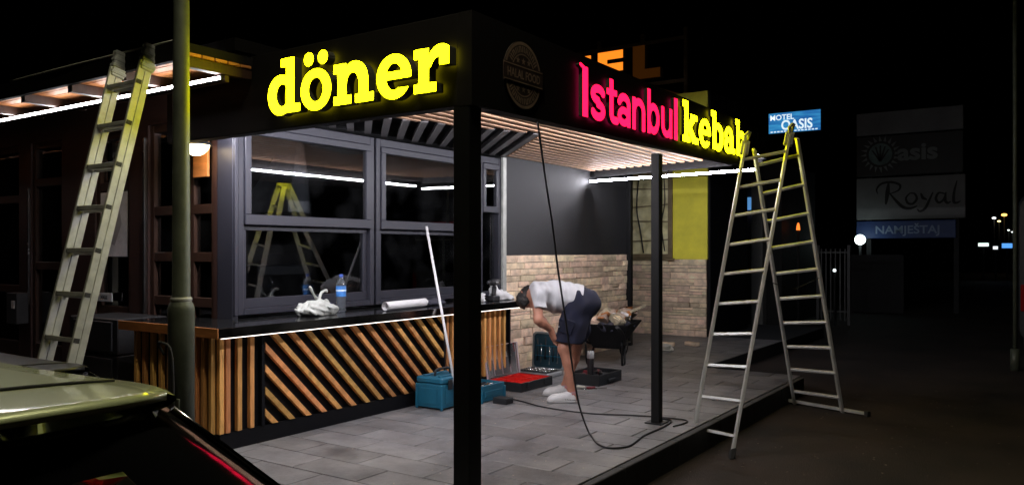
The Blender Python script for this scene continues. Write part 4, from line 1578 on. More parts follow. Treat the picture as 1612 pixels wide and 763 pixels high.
def blue_case(label, x0, y0, x1, y1, h, is_open):
    t = thing('tool_case', label, 'tool case', ((x0 + x1) / 2, (y0 + y1) / 2, 0))
    b_ = MB()
    if not is_open:
        b_.box(x0, y0, .012, x1, y1, h * .80, .012)
    else:
        w = .014
        b_.box(x0, y0, .012, x1, y0 + w, h, .004).box(x0, y1 - w, .012, x1, y1, h, .004)
        b_.box(x0, y0 + w, .012, x0 + w, y1 - w, h, .004).box(x1 - w, y0 + w, .012, x1, y1 - w, h, .004).box(x0 + w, y0 + w, .012, x1 - w, y1 - w, .03)
    bo = b_.build('body', 'case_blue', t)
    # corner ribs and recessed panels
    for (cx, cy_) in ((x0, y0), (x1, y0), (x1, y1), (x0, y1)):
        MB().box(cx - .012, cy_ - .012, 0, cx + .012, cy_ + .012, h * .78, .005).build('corner_rib', 'case_blue', bo)
    MB().box(x0 + .05, y0 - .006, .05, x1 - .05, y0 - .0005, h * .66, .003).build('front_panel', 'case_blue', bo)
    MB().box(x1 + .0005, y0 + .05, .05, x1 + .006, y1 - .05, h * .66, .003).build('side_panel', 'case_blue', bo)
    if not is_open:
        ld = MB().box(x0 - .006, y0 - .006, h * .81, x1 + .006, y1 + .006, h, .012).build('lid', 'case_blue', t)
        for q in (.28, .72):
            MB().box(x1 + .0065, y0 + (y1 - y0) * q - .03, h * .62, x1 + .020, y0 + (y1 - y0) * q + .03, h * .92, .004).build('latch', 'case_dark', ld)
        yc = (y0 + y1) / 2; xc = (x0 + x1) / 2
        hd_ = MB()
        hd_.tube(spline([(xc - .0, yc - .11, h - .005), (xc, yc - .105, h + .045), (xc, yc - .06, h + .058), (xc, yc + .06, h + .058), (xc, yc + .105, h + .045), (xc, yc + .11, h - .005)], 5), .012, 8)
        hd_.build('handle', 'case_dark', ld)
        for q in (-.09, .09):
            MB().box(xc + q - .018, y0 + .03, h + .0005, xc + q + .018, y1 - .03, h + .012, .004).build('lid_rib', 'case_blue', ld)
    return t


blue_case('closed blue tool case with handle left of the near black post', -4.895, 5.645, -4.60, 6.04, .295, False)
t2 = blue_case('open blue tool case full of bits right of the near black post', -4.86, 6.12, -4.50, 6.50, .165, True)
for k in range(9):
    a = random.uniform(0, 3.1)
    c = Vector((random.uniform(-4.80, -4.57), random.uniform(6.18, 6.44), .13 + random.uniform(0, .03)))
    dv = Vector((math.cos(a), math.sin(a), random.uniform(-.1, .4))) * random.uniform(.05, .09)
    MB().tube([c - dv, c + dv * .2, c + dv], [.010, .012, .006], 8).build('bit', 'tool_chrome' if k % 3 else 'tool_black', t2)
sbx = thing('small_black_box', 'small flat black box on the tiles beside the open blue case', 'box', (-4.33, 6.25, 0))
MB().box(-4.43, 6.20, .0, -4.27, 6.32, .045, .006).build('body', 'tool_black', sbx)
MB().box(-4.432, 6.198, .046, -4.268, 6.322, .058, .005).build('lid', 'case_dark', sbx)

org = thing('parts_organizer', 'black organizer box with red trays and raised clear lid', 'organizer', (-4.75, 7.15, 0))
ox0, ox1, oy0, oy1, oh = -4.965, -4.52, 6.84, 7.45, .095
b_ = MB(); w = .014
b_.box(ox0, oy0, .0, ox1, oy0 + w, oh, .004).box(ox0, oy1 - w, 0, ox1, oy1, oh, .004).box(ox0, oy0 + w, 0, ox0 + w, oy1 - w, oh, .004).box(ox1 - w, oy0 + w, 0, ox1, oy1 - w, oh, .004)
b_.box(ox0 + w, oy0 + w, 0, ox1 - w, oy1 - w, .02)
b_.build('base', 'case_dark', org)
nx_, ny_ = 3, 4
for i in range(nx_):
    for j in range(ny_):
        ax_ = ox0 + w + .004 + (ox1 - ox0 - 2 * w - .008) * i / nx_; bx_ = ox0 + w + .004 + (ox1 - ox0 - 2 * w - .008) * (i + 1) / nx_ - .004
        ay = oy0 + w + .004 + (oy1 - oy0 - 2 * w - .008) * j / ny_; by = oy0 + w + .004 + (oy1 - oy0 - 2 * w - .008) * (j + 1) / ny_ - .004
        t_ = .003; tr = MB()
        tr.box(ax_, ay, .021, bx_, by, .055 + random.uniform(-.006, .012))
        tr.box(ax_, ay, .055, bx_, ay + t_, .093).box(ax_, by - t_, .055, bx_, by, .093).box(ax_, ay + t_, .055, ax_ + t_, by - t_, .093).box(bx_ - t_, ay + t_, .055, bx_, by - t_, .093)
        tr.build('tray', 'red_plastic', org)
for q in (.2, .75):
    MB().box(ox1 + .0005, oy0 + (oy1 - oy0) * q - .03, .03, ox1 + .012, oy0 + (oy1 - oy0) * q + .03, .09, .004).build('latch', 'case_dark', org)
# lid, hinged on the counter side, leaning back
hz = Vector((ox0 + .004, 0, oh + .002)); lt = Vector((-.045, 0, .335))
ldir = lt.normalized(); lnorm = Vector((ldir.z, 0, -ldir.x))
lid = MB()
c = hz + lt / 2 + Vector((0, (oy0 + oy1) / 2, 0))
lid.obox(c, ldir, (0, 1, 0), lnorm, lt.length / 2, (oy1 - oy0) / 2, .0015)
lo_ = lid.build('lid', 'clear_lid', org)
rim = MB()
for p, q in (((hz + Vector((0, oy0, 0))), (hz + lt + Vector((0, oy0, 0)))), ((hz + lt + Vector((0, oy0, 0))), (hz + lt + Vector((0, oy1, 0)))), ((hz + lt + Vector((0, oy1, 0))), (hz + Vector((0, oy1, 0))))):
    rim.bar(p + lnorm * .012, q + lnorm * .012, .024, .006, up=lnorm if abs((q - p).y) < .1 else ldir)
mat('lid_rim', (.55, .45, .48), .25, .0, coat=.5)
rim.build('lid_rim', 'lid_rim', lo_)
for q in (.25, .5, .75):
    p = hz + Vector((0, oy0 + (oy1 - oy0) * q, 0)) + lt * .06
    MB().bar(p + lnorm * .004, p + lt * .88 + lnorm * .004, .003, .004, up=lnorm).build('lid_rib', 'lid_rim', lo_)

gc = thing('socket_set_case', 'open dark teal tool set case with silver rim behind the man', 'tool case', (-4.95, 7.95, 0))
gx0, gx1, gy0, gy1 = -5.20, -4.76, 7.74, 8.08
MB().box(gx0, gy0, .0, gx1, gy1, .055, .014).build('base', 'case_silver', gc)
MB().box(gx0 + .02, gy0 + .02, .0555, gx1 - .02, gy1 - .02, .060, .003).build('insert', 'case_dark', gc)
for i in range(9):
    for j in range(5):
        MB().lathe((gx0 + .05 + i * .042, gy0 + .055 + j * .055, .0605), [(.0, .0), (.012, 0), (.013, .016), (.007, .017), (.006, .008), (0, .008)], 8).build('socket', 'tool_chrome', gc)
lb = MB()
ly = gy1 + .012
# rounded lid standing upright
lw, lh, lr = (gx1 - gx0) / 2, .44, .05


def rrect(w_, h_, r_, n=6):
    pts = []
    for cx, cz, a0 in ((w_ - r_, h_ - r_, 0), (-w_ + r_, h_ - r_, 90), (-w_ + r_, r_, 180), (w_ - r_, r_, 270)):
        for k in range(n + 1):
            a = R(a0 + 90 * k / n)
            pts.append((cx + r_ * math.cos(a), cz + r_ * math.sin(a)))
    return pts


gxc = (gx0 + gx1) / 2
lean = .05
out_ = rrect(lw, lh, lr); inn = rrect(lw - .022, lh - .044, lr - .01)
inn = [(a, b + .022) for a, b in inn]
mb = MB()
def lp3(a, b, dy): return (gxc + a, ly + dy + lean * b, .045 + b)
n = len(out_)
vs = [lp3(a, b, 0) for a, b in out_] + [lp3(a, b, 0) for a, b in inn] + [lp3(a, b, .05) for a, b in out_]
fs = [(i, (i + 1) % n, n + (i + 1) % n, n + i) for i in range(n)] + [(i, 2 * n + i, 2 * n + (i + 1) % n, (i + 1) % n) for i in range(n)]
mb.add(vs, fs)
mb.add([lp3(a, b, .05) for a, b in out_], [tuple(range(n))])
lid_o = mb.build('lid', 'case_silver', gc)
mb = MB().add([lp3(a, b, .012) for a, b in inn], [tuple(range(n))])
mb.build('lid_lining', 'lid_teal', lid_o)
# pliers, spanners and drivers held in the lid
for k, (u, v0, v1, w_) in enumerate(((-.15, .10, .36, .012), (-.10, .08, .30, .010), (-.04, .12, .38, .014), (.02, .06, .28, .010), (.07, .10, .34, .012), (.13, .08, .37, .011))):
    MB().tube([lp3(u, v0, .004), lp3(u + .005, (v0 + v1) / 2, .004), lp3(u, v1, .004)], [w_, w_ * .5, w_ * .6], 8).build('tool', 'tool_chrome' if k % 2 else 'tool_black', lid_o)
for v in (.16, .28):
    MB().bar(lp3(-.17, v, .0), lp3(.17, v, .0), .006, .012).build('tool_strap', 'case_blue', lid_o)

bc = thing('black_tool_case', 'open black tool case with red pieces behind the man\'s heels', 'tool case', (-4.22, 7.88, 0))
kx0, kx1, ky0, ky1 = -4.44, -4.03, 7.60, 8.14
b_ = MB(); w = .016; kh = .12
b_.box(kx0, ky0, .0, kx1, ky0 + w, kh, .005).box(kx0, ky1 - w, 0, kx1, ky1, kh, .005).box(kx0, ky0 + w, 0, kx0 + w, ky1 - w, kh, .005).box(kx1 - w, ky0 + w, 0, kx1, ky1 - w, kh, .005).box(kx0 + w, ky0 + w, 0, kx1 - w, ky1 - w, .075)
b_.build('base', 'case_dark', bc)
mat('dull_red', (.16, .012, .02), .5)
for k in range(7):
    c = Vector((random.uniform(kx0 + .07, kx1 - .07), random.uniform(ky0 + .08, ky1 - .08), .095))
    a = random.uniform(0, 3.1); dv = Vector((math.cos(a), math.sin(a), 0)) * random.uniform(.04, .08)
    MB().bar(c - dv, c + dv, .035, .035, c=.006).build('red_piece', 'dull_red' if k % 2 else 'tool_black', bc)
MB().box(kx1 + .0005, 7.78, .03, kx1 + .03, 7.96, .06, .006).build('handle', 'case_dark', bc)
can_ = thing('sealant_tube', 'black tube with white cap standing in the black tool case', 'tube', (-4.21, 7.74, .076))
MB().lathe((-4.21, 7.74, .0765), [(.0, 0), (.036, 0), (.037, .01), (.037, .19), (.034, .20), (.0, .20)], 20).build('tube', 'tool_black', can_)
MB().lathe((-4.21, 7.74, .0765), [(.037, .2005), (.0395, .202), (.0395, .275), (.036, .28), (.0, .28)], 20).build('cap', 'sign_white', can_)
# loose tools by the shoes
mat('pale_plastic', (.6, .58, .5), .5)
for k, (nm, lab, x, y, a, m1, m2) in enumerate((('screwdriver', 'screwdriver with dark handle lying behind the shoes', -4.16, 7.30, .5, 'tool_black', 'tool_chrome'),
                                   ('chisel', 'flat chisel with pale handle lying behind the shoes', -4.10, 7.42, .2, 'pale_plastic', 'tool_chrome'),
                                   ('screwdriver', 'red handled screwdriver lying next to the black tool case', -4.00, 7.46, .9, 'dull_red', 'tool_chrome'))):
    t = thing(nm, lab, 'tool', (x, y, 0))
    dv = Vector((math.cos(a), math.sin(a), 0))
    p = Vector((x, y, .016))
    MB().tube([p - dv * .10, p - dv * .08, p - dv * .01, p], [.010, .015, .014, .008], 10).build('handle', m1, t)
    MB().tube([p + Vector((0, 0, -.006)), p + dv * .13 + Vector((0, 0, -.010))], .005, 6).build('blade', m2, t)

# wheelbarrow with rubble by the stone wall
mat('tub_black', (.006, .006, .0065), .7, noise=(10, .3), spec=.15)
mat('rubble_pale', (.48, .38, .28), .85, noise=(14, .3), tint=.3, hue=.03)
whb = thing('wheelbarrow', 'black wheelbarrow loaded with rubble against the stone wall', 'wheelbarrow', (-4.82, 9.45, 0), R(12))
tub = MB()
lv = [((.20, -.36), (.14, -.24), .18), ((.30, -.48), (.26, .40), .50)]
low = [(-.17, -.28, .20), (.17, -.28, .20), (.13, .22, .24), (-.13, .22, .24)]
hi = [(-.30, -.42, .52), (.30, -.42, .52), (.27, .46, .52), (-.27, .46, .52)]
hi2 = [(-.315, -.435, .52), (.315, -.435, .52), (.285, .475, .52), (-.285, .475, .52)]
hi3 = [(a, b, .505) for a, b, c in hi2]
inn_ = [(a * .95, b * .95, c + .012) for a, b, c in low]
vs = low + hi3 + hi2 + hi + inn_
fs = [(3, 2, 1, 0)]
for q in range(4):
    r_ = (q + 1) % 4
    fs += [(q, r_, 4 + r_, 4 + q), (4 + q, 4 + r_, 8 + r_, 8 + q), (8 + q, 8 + r_, 12 + r_, 12 + q), (12 + q, 12 + r_, 16 + r_, 16 + q)]
fs.append((16, 17, 18, 19))
tub.add(vs, fs).build('tub', 'tub_black', whb, local=True)
for sx in (-1, 1):
    fr_ = MB().tube(spline([(sx * .06, .62, .20), (sx * .14, .25, .22), (sx * .24, -.25, .26), (sx * .29, -.55, .42), (sx * .30, -.85, .52)], 6), .016, 8).build('frame_tube', 'black_metal', whb, local=True)
    MB().tube([(sx * .30, -.76, .49), (sx * .302, -.90, .54)], .021, 10).build('grip', 'rubber', fr_, local=True)
    MB().tube(spline([(sx * .20, -.12, .24), (sx * .22, -.20, .10), (sx * .23, -.24, .012), (sx * .23, -.36, .012), (sx * .24, -.42, .30)], 6), .014, 8).build('leg', 'black_metal', whb, local=True)
wh = MB()
P = []
for k in range(25):
    a = 2 * math.pi * k / 24
    P.append([(sd_ * .035 * abs(math.cos(R(b_))) * (1 if b_ < 90 else 1), .62 + math.cos(a) * (.150 + .045 * math.sin(R(b_))), .196 + math.sin(a) * (.150 + .045 * math.sin(R(b_)))) for b_, sd_ in ((0, 1), (45, 1), (90, 1), (135, -1), (180, -1))])
wh.grid(P)
wheel = wh.build('wheel', 'rubber', whb, local=True)
MB().tube([(-.02, .62, .196), (.02, .62, .196)], .145, 18, smooth=False).build('rim', 'alu_matt', wheel, local=True)
MB().tube([(-.09, .62, .196), (.09, .62, .196)], .012, 8).build('axle', 'steel', wheel, local=True)
rb = thing('rubble_load', 'pale rubble, torn sacks and stone offcuts heaped in the wheelbarrow', 'rubble', (-4.82, 9.45, .40), R(12))
S = SDF3((-.30, -.45, -.05), (.30, .48, .25), .014)
S.ell((0, -.05, .08), (.25, .36, .10), .02).ell((-.05, .18, .12), (.16, .18, .09), .04).wob(.020, 40, 5).plane((0, 0, .0), (0, 0, -1))
S.build('sack', 'cloth_dark', rb, 0)
for k in range(26):
    mb = MB()
    w_, d_, h_ = random.uniform(.04, .13), random.uniform(.03, .08), random.uniform(.02, .05)
    mb.box(-w_, -d_, -h_, w_, d_, h_, .008)
    mb.v = [(a + random.uniform(-.012, .012), b + random.uniform(-.012, .012), c + random.uniform(-.012, .012)) for a, b, c in mb.v]
    oo = mb.build('offcut', ('rubble_pale', 'stone', 'paper_white', 'orange_wood')[k % 4 if k % 3 else 0], rb, local=True)
    rx, ry = random.uniform(-.2, .2), random.uniform(-.34, .40)
    oo.location = (rx, ry, .17 + random.uniform(-.02, .06) - .5 * rx * rx)
    oo.rotation_euler = (random.uniform(-.6, .6), random.uniform(-.6, .6), random.uniform(0, 3))
for k, (x0, y0, z0, x1, y1, z1) in enumerate(((-.18, -.30, .18, .10, .62, .27), (.12, -.2, .19, .30, .58, .30), (-.05, -.42, .20, .22, .40, .25), (.20, -.35, .17, -.12, .50, .24))):
    MB().bar((x0, y0, z0), (x1, y1, z1), .055, .018, c=.003).build('board_offcut', 'rubble_pale' if k % 2 else 'orange_wood', rb, local=True)
ho = thing('cable_coil', 'pale coiled cable on the floor right of the wheelbarrow', 'cable', (-4.75, 10.9, 0))
pts = []
for k in range(70):
    a = k / 69 * 2 * math.pi * 4
    r_ = .15 + .03 * math.sin(k * .7)
    pts.append((-4.75 + r_ * math.cos(a), 10.9 + r_ * .8 * math.sin(a), .015 + .02 * (k // 18) + .006 * math.sin(k)))
MB().tube(pts, .011, 6).build('coil', 'pale_plastic', ho)
# leftover stone slabs on the floor by the yellow building
for k, (x, y, a, w_, lab) in enumerate(((-4.95, 11.45, .3, .16, 'leftover stone slab leaning by the wall end post'), (-4.60, 11.7, -.4, .12, 'leftover stone slab lying flat in front of the stone base'))):
    oo = MB().box(-w_, -.05, 0, w_, .05, .06, .01).build('stone_slab', 'stone')
    oo.location = (x, y, 0); oo.rotation_euler = (0, 0, a)
    tag(oo, lab, 'stone')

# wood chips, offcut crumbs and dust flecks left by the work
ck = MB()
rc = random.Random(11)
for k in range(420):
    if k % 3:
        x_, y_ = rc.gauss(-4.35, .28), rc.gauss(6.9, .55)
    else:
        x_, y_ = rc.uniform(-4.85, -2.6), rc.uniform(3.6, 9.0)
    if not (-4.9 < x_ < -2.55): continue
    s_ = rc.uniform(.003, .010); a = rc.uniform(0, 6.28); q = rc.uniform(.3, .8)
    c, d_ = math.cos(a) * s_, math.sin(a) * s_
    z_ = .0018
    ck.add([(x_ - c, y_ - d_, z_), (x_ + d_ * q, y_ - c * q, z_ + .002), (x_ + c, y_ + d_, z_), (x_ - d_ * q, y_ + c * q, z_ + .003)], [(0, 1, 2, 3)])
mat('chips', (.50, .40, .30), .9, noise=(3, .5))
tag(ck.build('wood_chips', 'chips'), 'pale wood chips and dust flecks scattered on the tiles', 'debris', kind='stuff')

# grit and small litter on the road along the terrace edge
ck = MB()
for k in range(260):
    x_, y_ = rc.uniform(-2.3, .4), rc.uniform(4.2, 11.0)
    s_ = rc.uniform(.004, .016); a = rc.uniform(0, 6.28); q = rc.uniform(.3, .8)
    c, d_ = math.cos(a) * s_, math.sin(a) * s_
    z_ = ROAD + .003
    ck.add([(x_ - c, y_ - d_, z_), (x_ + d_ * q, y_ - c * q, z_ + .003), (x_ + c, y_ + d_, z_), (x_ - d_ * q, y_ + c * q, z_ + .005)], [(0, 1, 2, 3)])
mat('grit', (.20, .17, .14), .9, noise=(3, .6))
tag(ck.build('road_grit', 'grit'), 'pale grit and litter flecks on the dark road', 'debris', kind='stuff')

# ================================================================== CABLES
hc = [(-2.72, 4.30, 2.268), (-2.76, 4.42, 2.07), (-2.80, 4.54, 1.88), (-2.83, 4.66, 1.64), (-2.865, 4.79, 1.34), (-2.91, 4.93, 1.115), (-2.955, 5.075, .87), (-3.0, 5.235, .57), (-3.04, 5.40, .275),
      (-3.06, 5.56, .06), (-2.98, 5.50, .008), (-2.83, 5.32, .008), (-2.70, 5.26, .008), (-2.61, 5.40, .008), (-2.66, 5.75, .008), (-2.66, 6.05, .008), (-2.675, 6.30, .009), (-2.72, 6.42, .009), (-2.82, 6.42, .009)]
o = MB().tube(spline(hc, 7), .0075, 8).build('hanging_cable', 'cable_black')
tag(o, 'black cable hanging from the road side fascia down to the post foot', 'cable')
fc = [(-4.47, 6.40, .009), (-4.42, 6.45, .009), (-4.25, 6.42, .009), (-3.97, 6.31, .008), (-3.72, 6.27, .008), (-3.41, 6.28, .008), (-3.12, 6.40, .008), (-2.93, 6.46, .008), (-2.83, 6.475, .008), (-2.64, 6.50, .008), (-2.57, 6.42, .008), (-2.60, 6.2, .008)]
o = MB().tube(spline(fc, 8), .0065, 8).build('floor_cable', 'cable_black')
tag(o, 'black cable lying across the tiles from the blue case to the far post', 'cable')
# cables and clips on the canopy edge, a thin white wire by the döner fascia
o = MB().tube(spline([(-6.9, 3.03, 2.80), (-6.2, 3.01, 2.796), (-5.6, 3.02, 2.80), (-4.62, 3.03, 2.80)], 6), .006, 6).build('canopy_cable', 'pale_plastic')
tag(o, 'thin pale cable along the upper edge of the street canopy', 'cable')

# ================================================================== THE MAN
mat('skin', (.43, .19, .12), .5, noise=(18, .12), bump=(90, .0008))
mat('tshirt', (.48, .475, .49), .85, noise=(10, .08), bump=(300, .0008))
mat('shorts_navy', (.005, .0065, .022), .9, noise=(10, .25), bump=(260, .0012))
mat('shoe_white', (.68, .66, .64), .55, noise=(12, .1))
mat('shoe_sole', (.36, .35, .34), .7)
mat('hair', (.010, .007, .006), .6, noise=(60, .5), bump=(80, .006))
mat('sock', (.50, .20, .20), .8)
man = thing('person', 'person in pale grey t-shirt and navy shorts bending over with hands at the knees', 'person', (-3.997, 6.762, 0), R(214.15))
B = SDF3((-.40, -.40, .0), (.50, .40, 1.24), .0075)
hipN, kneN, ankN = (-.165, .09, .90), (-.015, .15, .515), (-.085, .17, .10)
hipF, kneF, ankF = (-.175, -.09, .90), (-.150, -.145, .50), (-.045, -.20, .10)
for h, k_, a in ((hipN, kneN, ankN), (hipF, kneF, ankF)):
    B.cone(h, k_, .088, .060, .03)
    k_ = np.array(k_); a = np.array(a)
    mid = k_ * .68 + a * .32 + np.array((-.014, 0, 0))
    B.cone(k_, mid, .057, .056, .025).cone(mid, a, .054, .037, .02)
    B.ell(k_ + np.array((.018, 0, .0)), (.042, .045, .050), .02)
    B.cone(a, a + np.array((-.03, 0, -.05)), .036, .036, .02)
    B.cone(a + np.array((0, 0, -.045)), a + np.array((.13, 0, -.07)), .036, .026, .02)
# trunk, neck
B.ell((-.17, 0, .93), (.14, .155, .13), .03)
B.cone((-.13, 0, .96), (.10, 0, 1.01), .15, .165, .04, flat=((0, 0, 1), .80))
B.cone((.10, 0, 1.01), (.22, 0, 1.025), .165, .125, .04, flat=((0, 0, 1), .82))
B.cone((.22, -.13, 1.035), (.22, .13, 1.035), .075, .075, .04)
B.cone((.24, 0, 1.04), (.315, -.03, 1.01), .060, .058, .02)
# arms
armN = ((.245, .19, 1.035), (.240, .275, .80), (.112, .165, .695))
armF = ((.245, -.19, 1.035), (.225, -.275, .79), (.085, -.165, .64))
for (s_, e_, w_), zz in ((armN, 0), (armF, 0)):
    B.cone(s_, e_, .056, .044, .03)
    s_, e_, w_ = map(np.array, (s_, e_, w_))
    m_ = e_ * .7 + w_ * .3
    B.cone(e_, m_, .043, .045, .02).cone(m_, w_, .044, .029, .02)
# hands: palm, four fingers of different length and a thumb, resting on the leg
def hand(w_, side):
    w_ = np.array(w_, float)
    d = np.array((-.30, -.10 * side, -.95)); d /= np.linalg.norm(d)          # down the hand
    sp = np.array((-.55, .80 * side, .10)); sp -= d * sp.dot(d); sp /= np.linalg.norm(sp)  # across the knuckles
    nn = np.cross(d, sp)
    if nn[0] > 0: nn = -nn            # towards the leg
    kn = w_ + d * .085
    B.cone(w_, w_ + d * .03, .028, .030, .015, flat=(nn, .75))
    B.cone(w_ + d * .02 - sp * .012, kn - sp * .018, .026, .022, .012, flat=(nn, .62))
    B.cone(w_ + d * .02 + sp * .012, kn + sp * .018, .026, .022, .012, flat=(nn, .62))
    for i, L in enumerate((.068, .078, .074, .058)):
        b0 = kn + sp * (-.030 + .020 * i) - d * .006
        b1 = b0 + d * L * .48 + nn * .006 + sp * (i - 1.5) * .003
        b2 = b1 + d * L * .32 + nn * .014
        b3 = b2 + d * L * .18 + nn * .014
        B.cone(b0, b1, .0098, .0090, .004).cone(b1, b2, .0090, .0084, .003).cone(b2, b3, .0082, .0072, .003)
    t0 = w_ + d * .025 - sp * .024
    t1 = t0 + d * .035 - sp * .028 + nn * .006
    t2 = t1 + d * .030 - sp * .010 + nn * .010
    B.cone(t0, t1, .014, .0112, .010).cone(t1, t2, .0108, .0088, .004)
hand(armN[2], 1)
hand(armF[2], -1)
# head hanging down: crown forward, face towards the floor
hc_ = np.array((.318, -.045, .985))
cr = np.array((.93, 0, -.36)); cr /= np.linalg.norm(cr)
fc_ = np.array((-.36, 0, -.93)); fc_ /= np.linalg.norm(fc_)
B.cone(hc_ - cr * .02, hc_ + cr * .035, .086, .078, .02, flat=((0, 1, 0), .90))
B.cone(hc_ - fc_ * .03, hc_ + fc_ * .03 - cr * .03, .085, .075, .03, flat=((0, 1, 0), .88))
B.cone(hc_ + fc_ * .045 - cr * .055, hc_ + fc_ * .070 - cr * .095, .058, .036, .03)           # jaw, chin
B.cone(hc_ + fc_ * .095 + cr * .0, hc_ + fc_ * .118 - cr * .035, .010, .015, .010)               # nose
B.cone(hc_ + fc_ * .098 - cr * .062 + np.array((0, -.02, 0)), hc_ + fc_ * .098 - cr * .062 + np.array((0, .02, 0)), .009, .009, .008)   # lips
B.cone(hc_ + fc_ * .085 + cr * .012 + np.array((0, -.045, 0)), hc_ + fc_ * .085 + cr * .012 + np.array((0, .045, 0)), .012, .012, .012)  # brow
for q in (-1, 1):
    B.ell(hc_ + np.array((0, .080 * q, 0)) - cr * .02, (.020, .010, .030), .006)                   # ears
B.build('body', 'skin', man, 2)
# eyes and brows
mat('eye_white', (.7, .68, .65), .3)
for q in (-1, 1):
    S = SDF3(hc_ + fc_ * .083 - cr * .008 + np.array((0, .032 * q, 0)) - .02, hc_ + fc_ * .083 - cr * .008 + np.array((0, .032 * q, 0)) + .02, .004)
    S.ell(hc_ + fc_ * .080 - cr * .008 + np.array((0, .032 * q, 0)), (.013, .013, .011), .0)
    S.build('eye', 'eye_white', man, 0)
S = SDF3((.16, -.18, .82), (.48, .10, 1.15), .008)
S.cone(hc_ - cr * .03, hc_ + cr * .045, .093, .086, .02, flat=((0, 1, 0), .92)).cone(hc_ - fc_ * .04 - cr * .02, hc_ + cr * .03, .086, .088, .03, flat=((0, 1, 0), .92))
S.plane(hc_ + fc_ * .038 + cr * .02, fc_ * .8 - cr * .55).wob(.004, 120, 2)
S.build('hair', 'hair', man, 1)
# t-shirt
S = SDF3((-.26, -.34, .74), (.40, .34, 1.24), .0085)
S.cone((-.17, 0, .985), (.08, 0, 1.015), .178, .188, .04, flat=((0, 0, 1), .78))
S.cone((.08, 0, 1.015), (.215, 0, 1.03), .188, .150, .04, flat=((0, 0, 1), .80))
S.cone((.225, -.13, 1.04), (.225, .13, 1.04), .092, .092, .05)
S.ell((.03, 0, .925), (.12, .14, .085), .05).ell((-.06, 0, .92), (.09, .13, .08), .04)
S.cone(armN[0], np.array(armN[0]) * .30 + np.array(armN[1]) * .70, .082, .078, .035)
S.cone(armF[0], np.array(armF[0]) * .30 + np.array(armF[1]) * .70, .082, .078, .035)
S.wob(.0085, 34, 6, (1.3, .7, 1.0))
for a_ in (armN, armF):
    s_, e_ = np.array(a_[0]), np.array(a_[1])
    c_ = s_ * .42 + e_ * .58; dn = (e_ - s_) / np.linalg.norm(e_ - s_)
    X, Y, Z = np.meshgrid(*S.ax, indexing='ij', sparse=True)
    pl_ = (X - c_[0]) * dn[0] + (Y - c_[1]) * dn[1] + (Z - c_[2]) * dn[2]
    rad = np.sqrt((X - c_[0]) ** 2 + (Y - c_[1]) ** 2 + (Z - c_[2]) ** 2)
    S.S = np.where(rad < .16, np.maximum(S.S, pl_), S.S).astype(np.float32)
S.plane((-.165, 0, .9), (-1, 0, -.25))
nk = np.array((.285, 0, 1.035))
S.plane(nk + np.array((.022, 0, 0)), (1, 0, -.25))
S.build('t_shirt', 'tshirt', man, 2)
# shorts
S = SDF3((-.42, -.30, .52), (.14, .30, 1.14), .0085)
S.ell((-.195, 0, .935), (.178, .195, .165), .03)
S.cone((-.155, .09, .90), (-.045, .145, .60), .145, .122, .05, flat=((0, 1, 0), .86)).cone((-.155, .09, .90), (-.05, .145, .50), .12, .118, .03, flat=((0, 1, 0), .86))
S.cone((-.165, -.09, .90), (-.150, -.14, .60), .148, .124, .05, flat=((0, 1, 0), .86)).cone((-.165, -.09, .90), (-.145, -.14, .50), .125, .118, .03, flat=((0, 1, 0), .86))
S.cone((-.10, 0, .97), (-.02, 0, .99), .15, .14, .03, flat=((0, 0, 1), .8))
S.wob(.009, 32, 12, (1, .8, .7))
S.plane((0, 0, .578), (.12, 0, -1)).plane((.0, 0, .97), (1, 0, .45))
S.build('shorts', 'shorts_navy', man, 2)
# cargo pocket, side seam and stitched button
MB().obox((-.035, .262, .735), (.94, .0, .34), (0, 1, 0), (-.34, .16, .94), .058, .010, .070, .006).build('pocket', 'shorts_navy', man, local=True)
MB().obox((-.018, .268, .785), (.94, .0, .34), (0, 1, 0), (-.34, .16, .94), .062, .009, .016, .004).build('pocket_flap', 'shorts_navy', man, local=True)
MB().tube([(.045, .272, .735), (.047, .279, .735)], .007, 8).build('button', 'sign_white', man, local=True)
